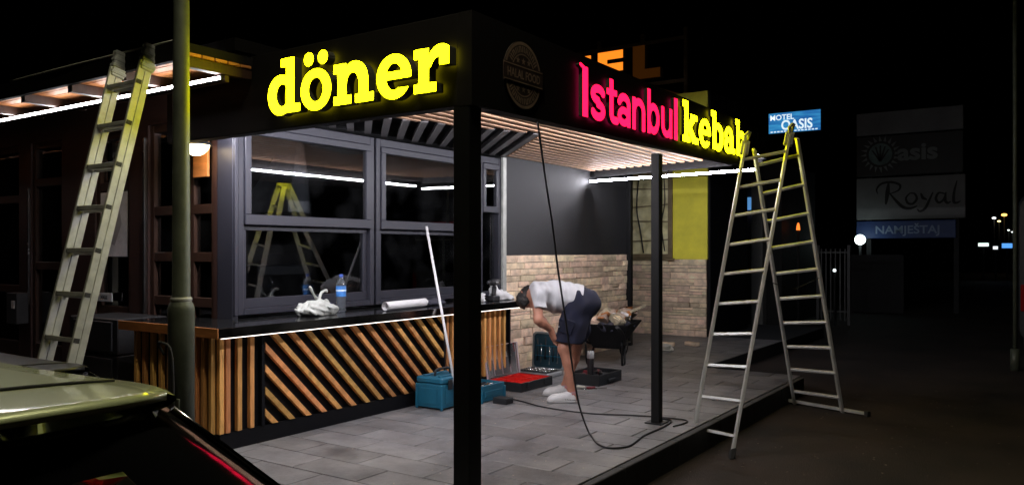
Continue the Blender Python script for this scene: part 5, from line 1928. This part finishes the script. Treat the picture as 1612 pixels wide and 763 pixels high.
# shoes and socks
for (hx, ly_, tx) in ((-.135, .17, .150), (-.085, -.20, .175)):
    S = SDF3((hx - .06, ly_ - .09, -.02), (tx + .05, ly_ + .09, .16), .006)
    S.cone((hx + .045, ly_, .040), (tx - .055, ly_, .030), .046, .045, .02, flat=((0, 1, 0), .92)).cone((tx - .07, ly_, .030), (tx - .035, ly_, .022), .046, .036, .02)
    S.cone((hx + .045, ly_, .055), (hx + .060, ly_, .088), .042, .040, .02).cone((hx + .07, ly_, .075), (tx - .08, ly_, .042), .036, .034, .03)
    S.plane((0, 0, .016), (0, 0, -1)).plane((hx + .05, ly_, .102), (-.1, 0, 1))
    sh = S.build('shoe', 'shoe_white', man, 2)
    S = SDF3((hx - .06, ly_ - .09, -.02), (tx + .05, ly_ + .09, .06), .006)
    S.cone((hx + .043, ly_, .02), (tx - .05, ly_, .02), .052, .049, .02).cone((tx - .07, ly_, .02), (tx - .032, ly_, .02), .048, .042, .02)
    S.plane((0, 0, .0), (0, 0, -1)).plane((0, 0, .022), (0, 0, 1))
    S.build('sole', 'shoe_sole', sh, 0)
    lc = MB()
    for q in range(4):
        x_ = hx + .105 + q * .026
        lc.tube([(x_, ly_ - .026, .086 - q * .008), (x_ + .004, ly_, .095 - q * .0095), (x_, ly_ + .026, .086 - q * .008)], .0035, 6)
    lc.build('laces', 'shoe_sole', sh, local=True)
    mat('shoe_grey', (.30, .30, .31), .6) if 'shoe_grey' not in MATS else None
    for sd_ in (-1, 1):
        for q in range(3):
            x_ = hx + .075 + q * .022
            MB().tube([(x_ - .010, ly_ + sd_ * .044, .030), (x_ + .012, ly_ + sd_ * .036, .066)], .0035, 6).build('side_stripe', 'shoe_grey', sh, local=True)
    MB().tube([(hx + .048 + .042 * math.cos(R(a)), ly_ + .040 * math.sin(R(a)), .100) for a in range(0, 361, 30)], .006, 6).build('collar', 'shoe_grey', sh, local=True)
for a_ in (ankN, ankF):
    a_ = np.array(a_)
    MB().tube([a_ + np.array((-.006, 0, -.02)), a_ + np.array((.0, 0, .012))], [.046, .0425], 16, cap=False).build('sock', 'sock', man, local=True)

# ================================================================== CARS
mat('paint_silver_glow', (.62, .69, .38), .34, .20, noise=(160, .05), coat=.9)  # silver car paint with the sign's greenish glow mixed into the colour
mat('paint_black', (.008, .008, .009), .35, .0, coat=.10, spec=.15)
mat('gloss_black', (.008, .008, .009), .08, coat=1.0)
mat('seam_black', (.004, .004, .004), .7)
mat('trim_black', (.012, .012, .012), .55)
mat('chrome', (.7, .7, .7), .12, 1.0)
mat('red_lens', (.30, .01, .01), .15, coat=1.0)
mat('car_seat', (.03, .03, .03), .8)
mat('wheel_alloy', (.45, .45, .46), .3, 1.0)
glass_mat('car_glass', (.55, .60, .56), .06, 1.0)
glass_mat('car_glass_dark', (.10, .11, .11), .06, 1.0)


def car(label, cx, yr, paint, zs=1.0, hw=1.0, seam=True):
    """parked hatchback, nose towards -Y; yr = rear edge of the roof; roof 1.435 m above the road"""
    t = thing('parked_car', label, 'car', (cx, yr, ROAD))

    def V(x, y, z): return (x * hw, y, z * zs)
    # ---- lower body, lofted nose to tail
    secs = [(-3.05, .42, .60, .62), (-2.95, .30, .70, .74), (-2.6, .22, .82, .83), (-1.9, .20, .92, .86), (-1.2, .20, .94, .865), (0, .20, .955, .865), (.20, .22, .955, .855), (.36, .26, .93, .83), (.44, .32, .86, .78), (.47, .40, .74, .70)]
    P = []
    for (y, zl, zb, w) in secs:
        prof = [(w * .70, zl), (w * .93, zl + .04), (w, zl + .16), (w * 1.005, (zl + zb) / 2 + .04), (w * .985, zb - .10), (w * .95, zb - .015), (w * .80, zb)]
        row_ = [V(a, y, b) for a, b in prof] + [V(-a, y, b) for a, b in prof[::-1]]
        row_.append(row_[0])
        P.append(row_)
    mb = MB().grid(P)
    for k in (0, -1):
        mb.add(P[k][:-1], [tuple(range(len(P[k]) - 1))[::(1 if k else -1)]])
    body = recalc(mb.build('body', paint, t, local=True))
    # ---- roof panel with rolled edges
    nu, nv = 25, 26
    P = []
    ym, yf = .0, -2.0

    def roofz(u, v):
        """u -1..1 across, v 0 rear .. 1 front"""
        z = 1.426 + .008 * u * u - .006 * abs(u) ** 10
        z -= (.020 - .012 * u * u) * (1 - min(v / .25, 1)) ** 2.2 + .05 * max(0, (v - .55) / .45) ** 2
        return z
    for i in range(nv):
        v = i / (nv - 1)
        rw = []
        for j in range(nu):
            u = -1 + 2 * j / (nu - 1)
            u = math.copysign(abs(u) ** .8, u)
            wid = .645 + .02 * math.sin(math.pi * min(v, .6)) - .040 * max(0, 1 - v / .12) ** 2
            yy = .0 - 1.55 * v - .030 * u * u * (1 - v) ** 3 - .03 * abs(u) ** 8 * (1 - v) ** 4
            rw.append(V(u * wid, yy, roofz(u, v)))
        P.append(rw)
    roof = recalc(MB().grid(P).build('roof', paint, t, local=True))
    so = roof.modifiers.new('thick', 'SOLIDIFY'); so.thickness = .012; so.offset = -1
    for q in (-1, 1):
        pts = []
        for i in range(20):
            v = .015 + .95 * i / 19
            u = .62 * q
            pts.append(V(u * (.645 + .02 * math.sin(math.pi * min(v, .6))), -1.55 * v - .030 * u * u * (1 - v) ** 3, roofz(u, v) + .0012 / zs))
        MB().tube(pts, .0042, 6).build('roof_seam', 'seam_black', roof, local=True)
    # ---- spoiler lip over the tailgate
    P = []
    for (dy, dz, ws) in ((-.035, 1.4045, .612), (.0, 1.401, .605), (.018, 1.394, .60), (.022, 1.386, .597), (.01, 1.376, .59), (-.06, 1.366, .59)):
        P.append([V(u * ws, dy - .030 * u * u - .03 * abs(u) ** 8, dz + .004 + .020 * u * u - .006 * abs(u) ** 10) for u in [(-1 + 2 * k / 20) for k in range(21)]])
    sp_ = recalc(MB().grid(P).build('spoiler', paint, t, local=True))
    MB().grid([[V(u * .5, .0235 - .030 * u * u * .3, 1.385 - .006 * u * u + e) for u in (-.3, -.15, 0, .15, .3)] for e in (-.004, .004)]).build('brake_light', 'red_lens', sp_, local=True)
    # ---- greenhouse: glossy black frame with set-in glass
    gh = [  # (y at belt, y at roof) for rear edge of each opening, from rear to front
    ]

    def side(q, s, h):
        """point on the side glass surface; s = along (0 rear .. 1 front), h = height 0 belt .. 1 roof"""
        yb0, yr0 = .42, -.035
        yb1, yr1 = -2.15, -1.45
        y = (yb0 + (yr0 - yb0) * h) * (1 - s) + (yb1 + (yr1 - yb1) * h) * s
        z = .945 + (1.392 - .945) * h
        bul = .02 * math.sin(math.pi * h)
        x = (.815 - .174 * h ** 1.15 + bul) * q
        x *= 1 - .14 * max(0, (.14 - s) / .14) ** 2.2
        return x, y, z

    def panel(q, s0, s1, h0, h1, off, n=8):
        P = []
        for i in range(n + 1):
            rw = []
            for j in range(n + 1):
                s_ = s0 + (s1 - s0) * i / n; h_ = h0 + (h1 - h0) * j / n
                x, y, z = side(q, s_, h_)
                rw.append(V(x + off * q, y, z))
            P.append(rw)
        return P
    for q in (-1, 1):
        # frame pieces: pillars and rails
        fr_ = MB()
        for (s0, s1, h0, h1) in ((0, .13, 0, 1), (.245, .265, .07, .86), (.60, .635, .07, .86), (.95, 1, .0, 1), (.13, .95, .86, 1), (.13, .95, 0, .07)):
            fr_.grid(panel(q, s0, s1, h0, h1, 0.0))
        f_ = recalc(fr_.build('side_frame', 'gloss_black', t, local=True))
        for (s0, s1, nm) in ((.13, .245, 'quarter_window'), (.265, .60, 'rear_door_window'), (.635, .95, 'front_door_window')):
            recalc(MB().grid(panel(q, s0, s1, .07, .86, -.006)).build(nm, 'car_glass', f_, local=True))
        # roof drip channel between roof and frame
        MB().tube([V(*side(q, s_ / 12, 1.0)) for s_ in range(13)], .006, 6).build('drip_rail', 'trim_black', f_, local=True)
        # chrome edge on the rear pillar
        pts = [V(side(q, .0, h_)[0] + .004 * q, side(q, .0, h_)[1] + .004, side(q, 0, h_)[2]) for h_ in (.98, .8, .6, .4, .2, .02)]
        MB().tube(pts, .006, 6).build('pillar_edge', 'edge_trim', f_, local=True)
    # tailgate glass and frame
    def tail(u, h):
        xl = side(1, 0, h)[0]
        y = side(1, 0, h)[1] + .075 * (1 - u * u)
        return V(u * xl, y, .945 + (1.385 - .945) * h)
    fr_ = MB()
    for (u0, u1, h0, h1) in ((-1, -.86, 0, 1), (.86, 1, 0, 1), (-.86, .86, .88, 1), (-.86, .86, 0, .08)):
        fr_.grid([[tail(u0 + (u1 - u0) * i / 8, h0 + (h1 - h0) * j / 8) for j in range(9)] for i in range(9)])
    tf = recalc(fr_.build('tailgate_frame', 'gloss_black', t, local=True))
    mbt = MB().grid([[tail(-.86 + 1.72 * i / 12, .08 + .80 * j / 8) for j in range(9)] for i in range(13)])
    mbt.v = [(a, b - .006, c) for a, b, c in mbt.v]
    recalc(mbt.build('rear_window', 'car_glass_dark', tf, local=True))
    # windscreen
    ws_ = MB().grid([[V(u * (side(1, 1, h_)[0]), side(1, 1, h_)[1] - .12 * (1 - u * u), side(1, 1, h_)[2]) for h_ in (0, .25, .5, .75, 1)] for u in [-1 + k / 6 for k in range(13)]])
    recalc(ws_.build('windscreen', 'car_glass', t, local=True))
    # seats inside, wheels, lights, plate
    for (x_, y_) in ((-.36, -.55), (.36, -.55), (-.36, -1.35), (.36, -1.35)):
        sm = MB(); sm.obox(V(x_, y_, .75), (1, 0, 0), (0, 1, 0), (0, .2, 1), .22 * hw, .09, .30 * zs, .05); sm.obox(V(x_, y_ - .02 + .07, 1.15), (1, 0, 0), (0, 1, 0), (0, .2, 1), .11 * hw, .05, .08 * zs, .03)
        sm.build('seat', 'car_seat', t, local=True)
    for (x_, y_) in ((-.80, -.28), (.80, -.28), (-.80, -2.55), (.80, -2.55)):
        wm = MB().tube([(x_ * hw - .11, y_, .31), (x_ * hw - .09, y_, .31), (x_ * hw + .09, y_, .31), (x_ * hw + .11, y_, .31)], [.28, .31, .31, .28], 28)
        wv = wm.build('wheel', 'rubber', t, local=True)
        MB().tube([(x_ * hw - .113, y_, .31), (x_ * hw + .113, y_, .31)], .20, 20, smooth=False).build('rim', 'wheel_alloy', wv, local=True)
    for q in (-1, 1):
        MB().obox(V(.74 * q, .42, .78), (.9, -.35 * q, 0), (.35 * q, .9, 0), (0, 0, 1), .10, .03, .09, .02).build('tail_light', 'red_lens', t, local=True)
        MB().obox(V(.66 * q, -2.97, .62), (1, 0, 0), (0, 1, 0), (0, 0, 1), .12, .05, .05, .02).build('headlight', 'chrome', t, local=True)
        MB().obox(V(.94 * q, -1.95, 1.0), (1, 0, 0), (0, 1, 0), (0, 0, 1), .09, .05, .06, .03).build('mirror', paint, t, local=True)
        for y_ in (-.55, -1.50):
            MB().obox(V(.872 * q, y_, .84), (1, 0, 0), (0, 1, 0), (0, 0, 1), .012, .09, .014, .006).build('door_handle', paint, t, local=True)
    MB().obox(V(0, .475, .62), (1, 0, 0), (0, 1, 0), (0, 0, 1), .26, .006, .055, .003).build('number_plate', 'sign_white', t, local=True)
    return t


car('silver hatchback in the near left corner, sign glow tinted green into its paint', -1.80, .822, 'paint_silver_glow')
car('low black car parked behind the silver hatchback in front of the leaning ladder', -3.78, 1.74, 'paint_black', .838, .97)

# ================================================================== FAR SIDE OF THE ROAD
mat('far_dark', (.02, .02, .022), .7, noise=(2, .3))
mat('panel_grey', (.27, .27, .27), .6, noise=(.8, .25))
mat('panel_dark', (.022, .024, .024), .5)
mat('panel_blue', (.02, .06, .22), .5, noise=(1, .3))
mat('print_grey', (.28, .31, .30), .6)
mat('print_black', (.02, .02, .02), .6)
mat('print_blue', (.30, .40, .60), .6)
mat('print_teal', (.20, .30, .28), .6, noise=(4, .4))
py = thing('pylon_sign', 'dim roadside pylon sign with four boards behind the stepladder', 'sign', (-3.3, 24.1, ROAD))
for x_ in (-4.30, -2.15):
    MB().box(x_ - .06, 24.12, ROAD, x_ + .06, 24.24, 5.3).build('post', 'far_dark', py)
P0 = MB().box(-4.60, 24.0, 4.66, -1.98, 24.11, 5.28, .01).build('board', 'panel_grey', py)
P1 = MB().box(-4.60, 24.0, 3.52, -1.98, 24.11, 4.62, .01).build('board', 'panel_dark', py)
P2 = MB().box(-4.60, 24.0, 2.32, -1.93, 24.11, 3.47, .01).build('board', 'panel_grey', py)
P3 = MB().box(-4.60, 24.0, 1.80, -2.15, 24.11, 2.28, .01).build('board', 'panel_blue', py)
# sun emblem and the word that follows it
sx_, sz_ = -3.98, 4.12
em = MB()
n = 32
em.add([(sx_ + .30 * math.cos(2 * math.pi * k / n), 23.992, sz_ + .30 * math.sin(2 * math.pi * k / n)) for k in range(n)], [tuple(range(n))])
em.build('emblem_disc', 'print_teal', P1)
ry_ = MB()
for k in range(20):
    a = 2 * math.pi * k / 20
    c, s_ = math.cos(a), math.sin(a); tx, tz = -s_, c
    ry_.add([(sx_ + c * .36 + tx * .04, 23.992, sz_ + s_ * .36 + tz * .04), (sx_ + c * .36 - tx * .04, 23.992, sz_ + s_ * .36 - tz * .04), (sx_ + c * .52 + tx * .03, 23.992, sz_ + s_ * .52 + tz * .03)], [(0, 1, 2)])
ry_.build('emblem_rays', 'print_grey', P1)
pm = MB()
for a in (60, 90, 120, 30, 150):
    c, s_ = math.cos(R(a)), math.sin(R(a))
    pm.add([(sx_ - .03, 23.985, sz_ - .2), (sx_ + .03, 23.985, sz_ - .2), (sx_ + c * .24 + .02, 23.985, sz_ + s_ * .24), (sx_ + c * .24 - .02, 23.985, sz_ + s_ * .24)], [(0, 1, 2, 3)])
pm.build('emblem_palm', 'panel_dark', P1)
text_mesh('asis', .62, lambda x, y: (-3.55 + x, 23.992, 3.93 + y), 'lettering', 'print_grey', P1, bold=.02, squeeze=1.12)
text_mesh('Royal', .01, lambda x, y: (0, 0, -50), 'tmp', 'print_black', None)
bpy.data.objects.remove(bpy.data.objects['tmp'])
# swash lettering drawn as pen strokes
g = SDF2(4.6, 2.2, -.9, .022)
def pen(pts, w0, w1, n=10):
    q = [tuple(p)[:2] for p in spline([(a, b, 0) for a, b in pts], n)]
    m = len(q)
    return g.l(q, [w0 + (w1 - w0) * math.sin(math.pi * i / (m - 1)) for i in range(m)])
g.u(pen([(.55, 1.35), (.50, .8), (.42, .1)], .10, .22))
g.u(pen([(.0, .75), (-.05, 1.05), (.2, 1.38), (.7, 1.45), (1.12, 1.25), (1.05, .92), (.62, .72)], .05, .14))
g.u(pen([(.62, .74), (.95, .25), (1.30, -.15), (1.65, -.22), (1.95, -.08)], .07, .18))
g.u(pen([(1.62, .72), (1.42, .45), (1.50, .12), (1.75, .06), (1.95, .35), (1.85, .68), (1.62, .72)], .07, .13))
g.u(pen([(2.15, .68), (2.25, .40), (2.42, .30)], .08, .16))
g.u(pen([(2.72, .72), (2.55, .25), (2.35, -.25), (2.10, -.42), (1.98, -.28)], .06, .14))
g.u(pen([(3.28, .62), (3.0, .68), (2.86, .35), (3.0, .08), (3.22, .25), (3.34, .66)], .07, .13))
g.u(pen([(3.34, .68), (3.30, .25), (3.40, .05), (3.55, .12)], .07, .14))
g.u(pen([(3.85, 1.35), (3.72, .70), (3.70, .12), (3.85, .04), (4.0, .15)], .06, .14))
f = MB()
outline_mesh(f, None, g.loops(.01), lambda x, y: (-4.05 + x * .50, 23.992, 2.70 + y * .44), (0, .01, 0))
recalc(f.build('lettering', 'print_black', P2))
text_mesh('NAMJEŠTAJ', .30, lambda x, y: (-4.12 + x, 23.992, 1.93 + y), 'lettering', 'print_blue', P3, bold=.006, squeeze=1.08)

gl_ = thing('globe_lamp', 'white globe lamp glowing at the foot of the pylon sign', 'lamp', (-4.40, 23.45, ROAD))
MB().tube([(-4.40, 23.45, ROAD), (-4.40, 23.45, 1.60)], .035, 8).build('post', 'far_dark', gl_)
MB().lathe((-4.40, 23.45, 1.76), [(.0, -.14)] + [(.14 * math.cos(R(a)), .14 * math.sin(R(a))) for a in range(-75, 76, 15)] + [(.0, .14)], 20).build('globe', 'globe_light', gl_)
MB().box(-4.60, 23.3, ROAD, -3.3, 23.4, 1.35).build('plinth_wall', 'far_dark', gl_)

# lit motel sign
def sign_mat():
    m = bpy.data.materials.new('motel_face'); m.use_nodes = True
    nt = m.node_tree; b = nt.nodes['Principled BSDF']
    tc = nt.nodes.new('ShaderNodeTexCoord'); mp = nt.nodes.new('ShaderNodeMapping')
    mp.inputs['Scale'].default_value = (1.2, 1, 9)
    nz = nt.nodes.new('ShaderNodeTexNoise'); nz.inputs['Scale'].default_value = 1.6; nz.inputs['Detail'].default_value = 4
    cr_ = nt.nodes.new('ShaderNodeValToRGB')
    cr_.color_ramp.elements[0].color = (.01, .10, .42, 1); cr_.color_ramp.elements[0].position = .3
    cr_.color_ramp.elements[1].color = (.06, .42, .80, 1); cr_.color_ramp.elements[1].position = .75
    nt.links.new(tc.outputs['Object'], mp.inputs[0]); nt.links.new(mp.outputs[0], nz.inputs['Vector'])
    nt.links.new(nz.outputs['Fac'], cr_.inputs[0]); nt.links.new(cr_.outputs[0], b.inputs['Emission Color'])
    b.inputs['Base Color'].default_value = (.05, .15, .3, 1); b.inputs['Emission Strength'].default_value = .75
    MATS['motel_face'] = m
sign_mat()
emis('motel_white', (.80, .95, 1.0), 1.0)
ms = thing('motel_sign', 'small lit blue motel sign above the stepladder', 'sign', (-5.8, 22.1, ROAD))
MB().box(-6.47, 22.0, 4.62, -5.08, 22.18, 5.20, .01).build('light_box', 'far_dark', ms)
MB().box(-6.45, 21.985, 4.64, -5.10, 21.999, 5.18).build('face', 'motel_face', ms)
MB().box(-5.85, 22.03, ROAD, -5.72, 22.15, 4.62).build('post', 'far_dark', ms)
text_mesh('MOTEL', .20, lambda x, y: (-6.42 + x, 21.98, 4.99 + y), 'lettering', 'motel_white', ms, bold=.004)
text_mesh('OASIS', .36, lambda x, y: (-6.12 + x, 21.98, 4.72 + y), 'lettering', 'motel_white', ms, bold=.008, squeeze=.86)
mk = MB()
for k in range(14):
    mk.quad((-6.40 + k * .09, 21.98, 4.660), (-6.34 + k * .09, 21.98, 4.660), (-6.34 + k * .09, 21.98, 4.690), (-6.40 + k * .09, 21.98, 4.690))
mk.build('small_print', 'motel_white', ms)

# roof letters of the building behind, partly hidden by the fascia
mat('steel_rust', (.12, .075, .04), .6, noise=(6, .4))
mat('unlit_orange_glow', (.30, .12, .02), .5, emit=((1.0, .30, .03), .022))  # for the unlit L: faint emission added so it shows
rs = thing('roof_sign', 'roof letters T E L on a frame above the fascia, two lit orange and an unlit L with a faint added glow', 'sign', (-6.5, 13.4, 4.15))
LY = 13.38
def block(ch, x0, x1, z0, z1, m):
    w_ = (x1 - x0); h_ = (z1 - z0); st = .15
    f, s_ = MB(), MB()
    if ch == 'E':
        lp = [(0, 0), (w_, 0), (w_, st), (st * 1.3, st), (st * 1.3, h_ / 2 - st / 2), (w_, h_ / 2 - st / 2), (w_, h_ / 2 + st / 2), (st * 1.3, h_ / 2 + st / 2), (st * 1.3, h_ - st), (w_, h_ - st), (w_, h_), (0, h_)]
    elif ch == 'L':
        lp = [(0, 0), (w_, 0), (w_, st * 1.15), (st * 1.6, st * 1.15), (st * 1.6, h_), (0, h_)]
    else:
        lp = [(w_ / 2 - st / 2, 0), (w_ / 2 + st / 2, 0), (w_ / 2 + st / 2, h_ - st), (w_, h_ - st), (w_, h_), (0, h_), (0, h_ - st), (w_ / 2 - st / 2, h_ - st)]
    outline_mesh(f, s_, [lp], lambda x, y: (x0 + x, LY, z0 + y), (0, .12, 0))
    fo = recalc(f.build('letter', m, rs)); s_.build('letter_case', 'steel_rust', fo)
block('T', -7.82, -7.27, 4.55, 5.15, 'orange_light')
block('E', -7.12, -6.60, 4.56, 5.17, 'orange_light')
block('L', -6.40, -5.86, 4.58, 5.19, 'unlit_orange_glow')
for z in (4.50, 5.26):
    MB().box(-8.2, LY + .14, z - .03, -5.42, LY + .18, z + .03).build('frame_rail', 'steel_rust', rs)
for x_ in (-8.1, -7.2, -6.3, -5.46):
    MB().box(x_ - .03, LY + .181, 4.15, x_ + .03, LY + .24, 5.45).build('frame_post', 'steel_rust', rs)
MB().poly_prism([(-6.0, LY - .02, 4.20), (-5.45, LY - .02, 4.16), (-5.45, LY - .02, 4.22), (-6.0, LY - .02, 4.42)], (0, .1, 0)).build('gusset_board', 'orange_wood', rs)

# shop with a blue light band further back
emis('blue_band', (.15, .45, .95), .55)
emis('thin_white', (.65, .60, 1.0), .9)
emis('green_glow', (.02, .06, .045), .5)
fs_ = thing('far_shop', 'small far shop with a blue light band right of the yellow building', 'building', (-7.0, 19.0, ROAD))
MB().box(-9.0, 18.0, ROAD, -5.0, 21, 3.4).build('wall', 'far_dark', fs_)
MB().box(-6.75, 17.93, 2.38, -5.65, 17.999, 2.66, .01).build('light_band', 'blue_band', fs_)
MB().box(-6.75, 17.92, 2.30, -5.65, 17.995, 2.335).build('light_edge', 'thin_white', fs_)
dw = MB().box(-6.25, 17.95, ROAD, -5.95, 17.999, 2.2).build('door', 'green_glow', fs_)
MB().box(-6.42, 17.94, ROAD, -6.26, 17.999, 2.25, .01).build('door_frame', 'alu_matt', fs_)
MB().box(-5.55, 17.6, ROAD, -5.3, 17.9, 3.0, .01).build('column', 'panel_grey', fs_)
emis('amber', (1.0, .22, .03), 1.6)
ln = thing('garden_lantern', 'small orange lantern glowing seen through the stepladder', 'lamp', (-4.77, 18.5, ROAD))
MB().tube([(-4.77, 18.5, ROAD), (-4.77, 18.5, 1.90)], .025, 8).build('post', 'far_dark', ln)
MB().lathe((-4.77, 18.5, 1.92), [(.0, 0), (.045, 0), (.036, .08), (.022, .15), (.0, .17)], 10).build('glass', 'amber', ln)
fe = thing('picket_fence', 'pale metal picket fence in the dark behind the stepladder', 'fence', (-3.0, 18.9, ROAD))
mat('fence_paint', (.03, .03, .03), .5)
for k in range(6):
    x_ = -4.36 + k * .10
    MB().box(x_ - .012, 18.88, ROAD + .1, x_ + .012, 18.905, 1.50).build('picket', 'fence_paint', fe)
for z in (.10, 1.42):
    MB().box(-4.42, 18.906, z - .02, -3.80, 18.93, z + .02).build('rail', 'fence_paint', fe)
for x_ in (-4.44, -3.78):
    MB().box(x_ - .03, 18.88, ROAD, x_ + .03, 18.94, 1.58).build('post', 'fence_paint', fe)
emis('small_white', (.9, 1.0, 1.0), 2.0)
gl2 = thing('ground_lamp', 'small white lamp at the foot of the picket fence', 'lamp', (-4.05, 18.75, ROAD))
MB().tube([(-4.05, 18.75, ROAD), (-4.05, 18.75, .96)], .02, 8).build('post', 'far_dark', gl2)
MB().lathe((-4.05, 18.75, 1.02), [(0, -.035), (.03, -.025), (.036, 0), (.03, .025), (0, .035)], 10).build('globe', 'small_white', gl2)

# distant lights down the road
def far_lamp(label, p, r, c, s, post=True):
    t = thing('distant_lamp', label, 'lamp', (p[0], p[1], ROAD), group='lights far down the road')
    nm = 'far_light_%d' % len(MATS)
    emis(nm, c, s)
    MB().lathe(p, [(0, -r * .6), (r * .8, -r * .4), (r, 0), (r * .7, r * .35), (0, r * .5)], 10).build('lens', nm, t)
    MB().tube([(p[0], p[1] + .05, ROAD), (p[0], p[1] + .05, p[2] + r * .4)], .05, 6).build('post', 'far_dark', t)
far_lamp('white lamp left of the orange lamp far down the road', (-3.754, 69.94, 3.93), .14, (.9, .95, 1), 3)
far_lamp('orange street lamp far down the road at right', (-3.12, 70.37, 4.17), .20, (1, .5, .12), 3)
far_lamp('yellow lamp just below the orange lamp far down the road', (-3.44, 70.15, 3.69), .12, (1, .8, .35), 2.5)
far_lamp('upper of two tiny white lamps near the right edge', (-2.85, 70.55, 3.02), .09, (.9, 1, 1), 2)
far_lamp('lower of two tiny white lamps near the right edge', (-2.61, 70.7, 2.88), .09, (.9, 1, 1), 2)


def far_box(label, cat, nm_, x0, x1, y, z0, z1, c, s):
    t = thing('roadside_sign', label, cat, ((x0 + x1) / 2, y, ROAD))
    nm = 'far_light_%d' % len(MATS); emis(nm, c, s)
    MB().box(x0, y, z0, x1, y + .05, z1, .01).build('lit_face', nm, t)
    MB().box(x0 - .05, y + .051, z0 - .05, x1 + .05, y + .25, z1 + .05, .01).build('case', 'far_dark', t)
    MB().box((x0 + x1) / 2 - .05, y + .1, ROAD, (x0 + x1) / 2 + .05, y + .2, z0 - .04).build('post', 'far_dark', t)


far_box('wide white lit panel far down the road', 'sign', 'lit_panel', -3.55, -3.05, 51.98, 1.72, 1.90, (.8, 1, .92), 1.6)
far_box('small white lit panel far down the road', 'sign', 'lit_panel', -2.85, -2.62, 52.2, 1.55, 1.72, (.9, .95, 1), 1.2)
far_box('blue lit panel far down the road', 'sign', 'lit_panel', -2.45, -1.95, 52.7, 1.62, 1.88, (.10, .35, .9), 1.2)

# right edge: slim mast and the tail of a van
mt = thing('slim_mast', 'slim pale mast at the right edge of the picture', 'mast', (-.45, 13.04, ROAD))
MB().tube([(-.45, 13.04, ROAD), (-.45, 13.04, 6.5)], .028, 10).build('shaft', 'pole_paint', mt)
MB().tube([(-.45, 13.04, ROAD), (-.45, 13.04, .1)], .06, 10).build('base', 'pole_paint', mt)
vn = thing('parked_van', 'dark van at the right edge with a dim red lamp strip', 'van', (.6, 15.0, ROAD))
mat('van_paint', (.035, .035, .04), .35, coat=.6)
prof_ = rrect(.95, 2.25, .22)
P = []
for yy, sc_ in ((14.2, .98), (14.24, 1.0), (17.8, 1.0), (18.5, .95)):
    P.append([(.50 + a * sc_, yy, ROAD + .28 + b * sc_) for a, b in prof_] + [(.50 + prof_[0][0] * sc_, yy, ROAD + .28 + prof_[0][1] * sc_)])
mb = MB().grid(P)
mb.add(P[0][:-1], [tuple(range(len(prof_)))]); mb.add(P[-1][:-1], [tuple(range(len(prof_)))])
recalc(mb.build('body', 'van_paint', vn))
emis('dim_red', (.5, .0, .02), .12)
MB().box(-.30, 14.18, 2.0, 1.3, 14.199, 2.12, .004).build('brake_strip', 'dim_red', vn)
MB().box(-.32, 14.17, 1.70, 1.32, 14.199, 1.725, .003).build('trim_line', 'alu_matt', vn)
MB().box(-.28, 14.185, .98, 1.28, 14.199, 1.65, .004).build('rear_window', 'car_glass_dark', vn)
for q in (-.36, 1.36):
    MB().box(q - .06, 14.18, .55, q + .06, 14.199, .95, .01).build('tail_light', 'red_lens', vn)
MB().box(-.2, 14.17, .48, .35, 14.199, .60, .004).build('number_plate', 'sign_white', vn)
for (x_, y_) in ((-.3, 15.0), (1.3, 15.0), (-.3, 17.6), (1.3, 17.6)):
    wv = MB().tube([(x_ - .1, y_, ROAD + .33), (x_ + .1, y_, ROAD + .33)], .33, 20, smooth=False).build('wheel', 'rubber', vn)
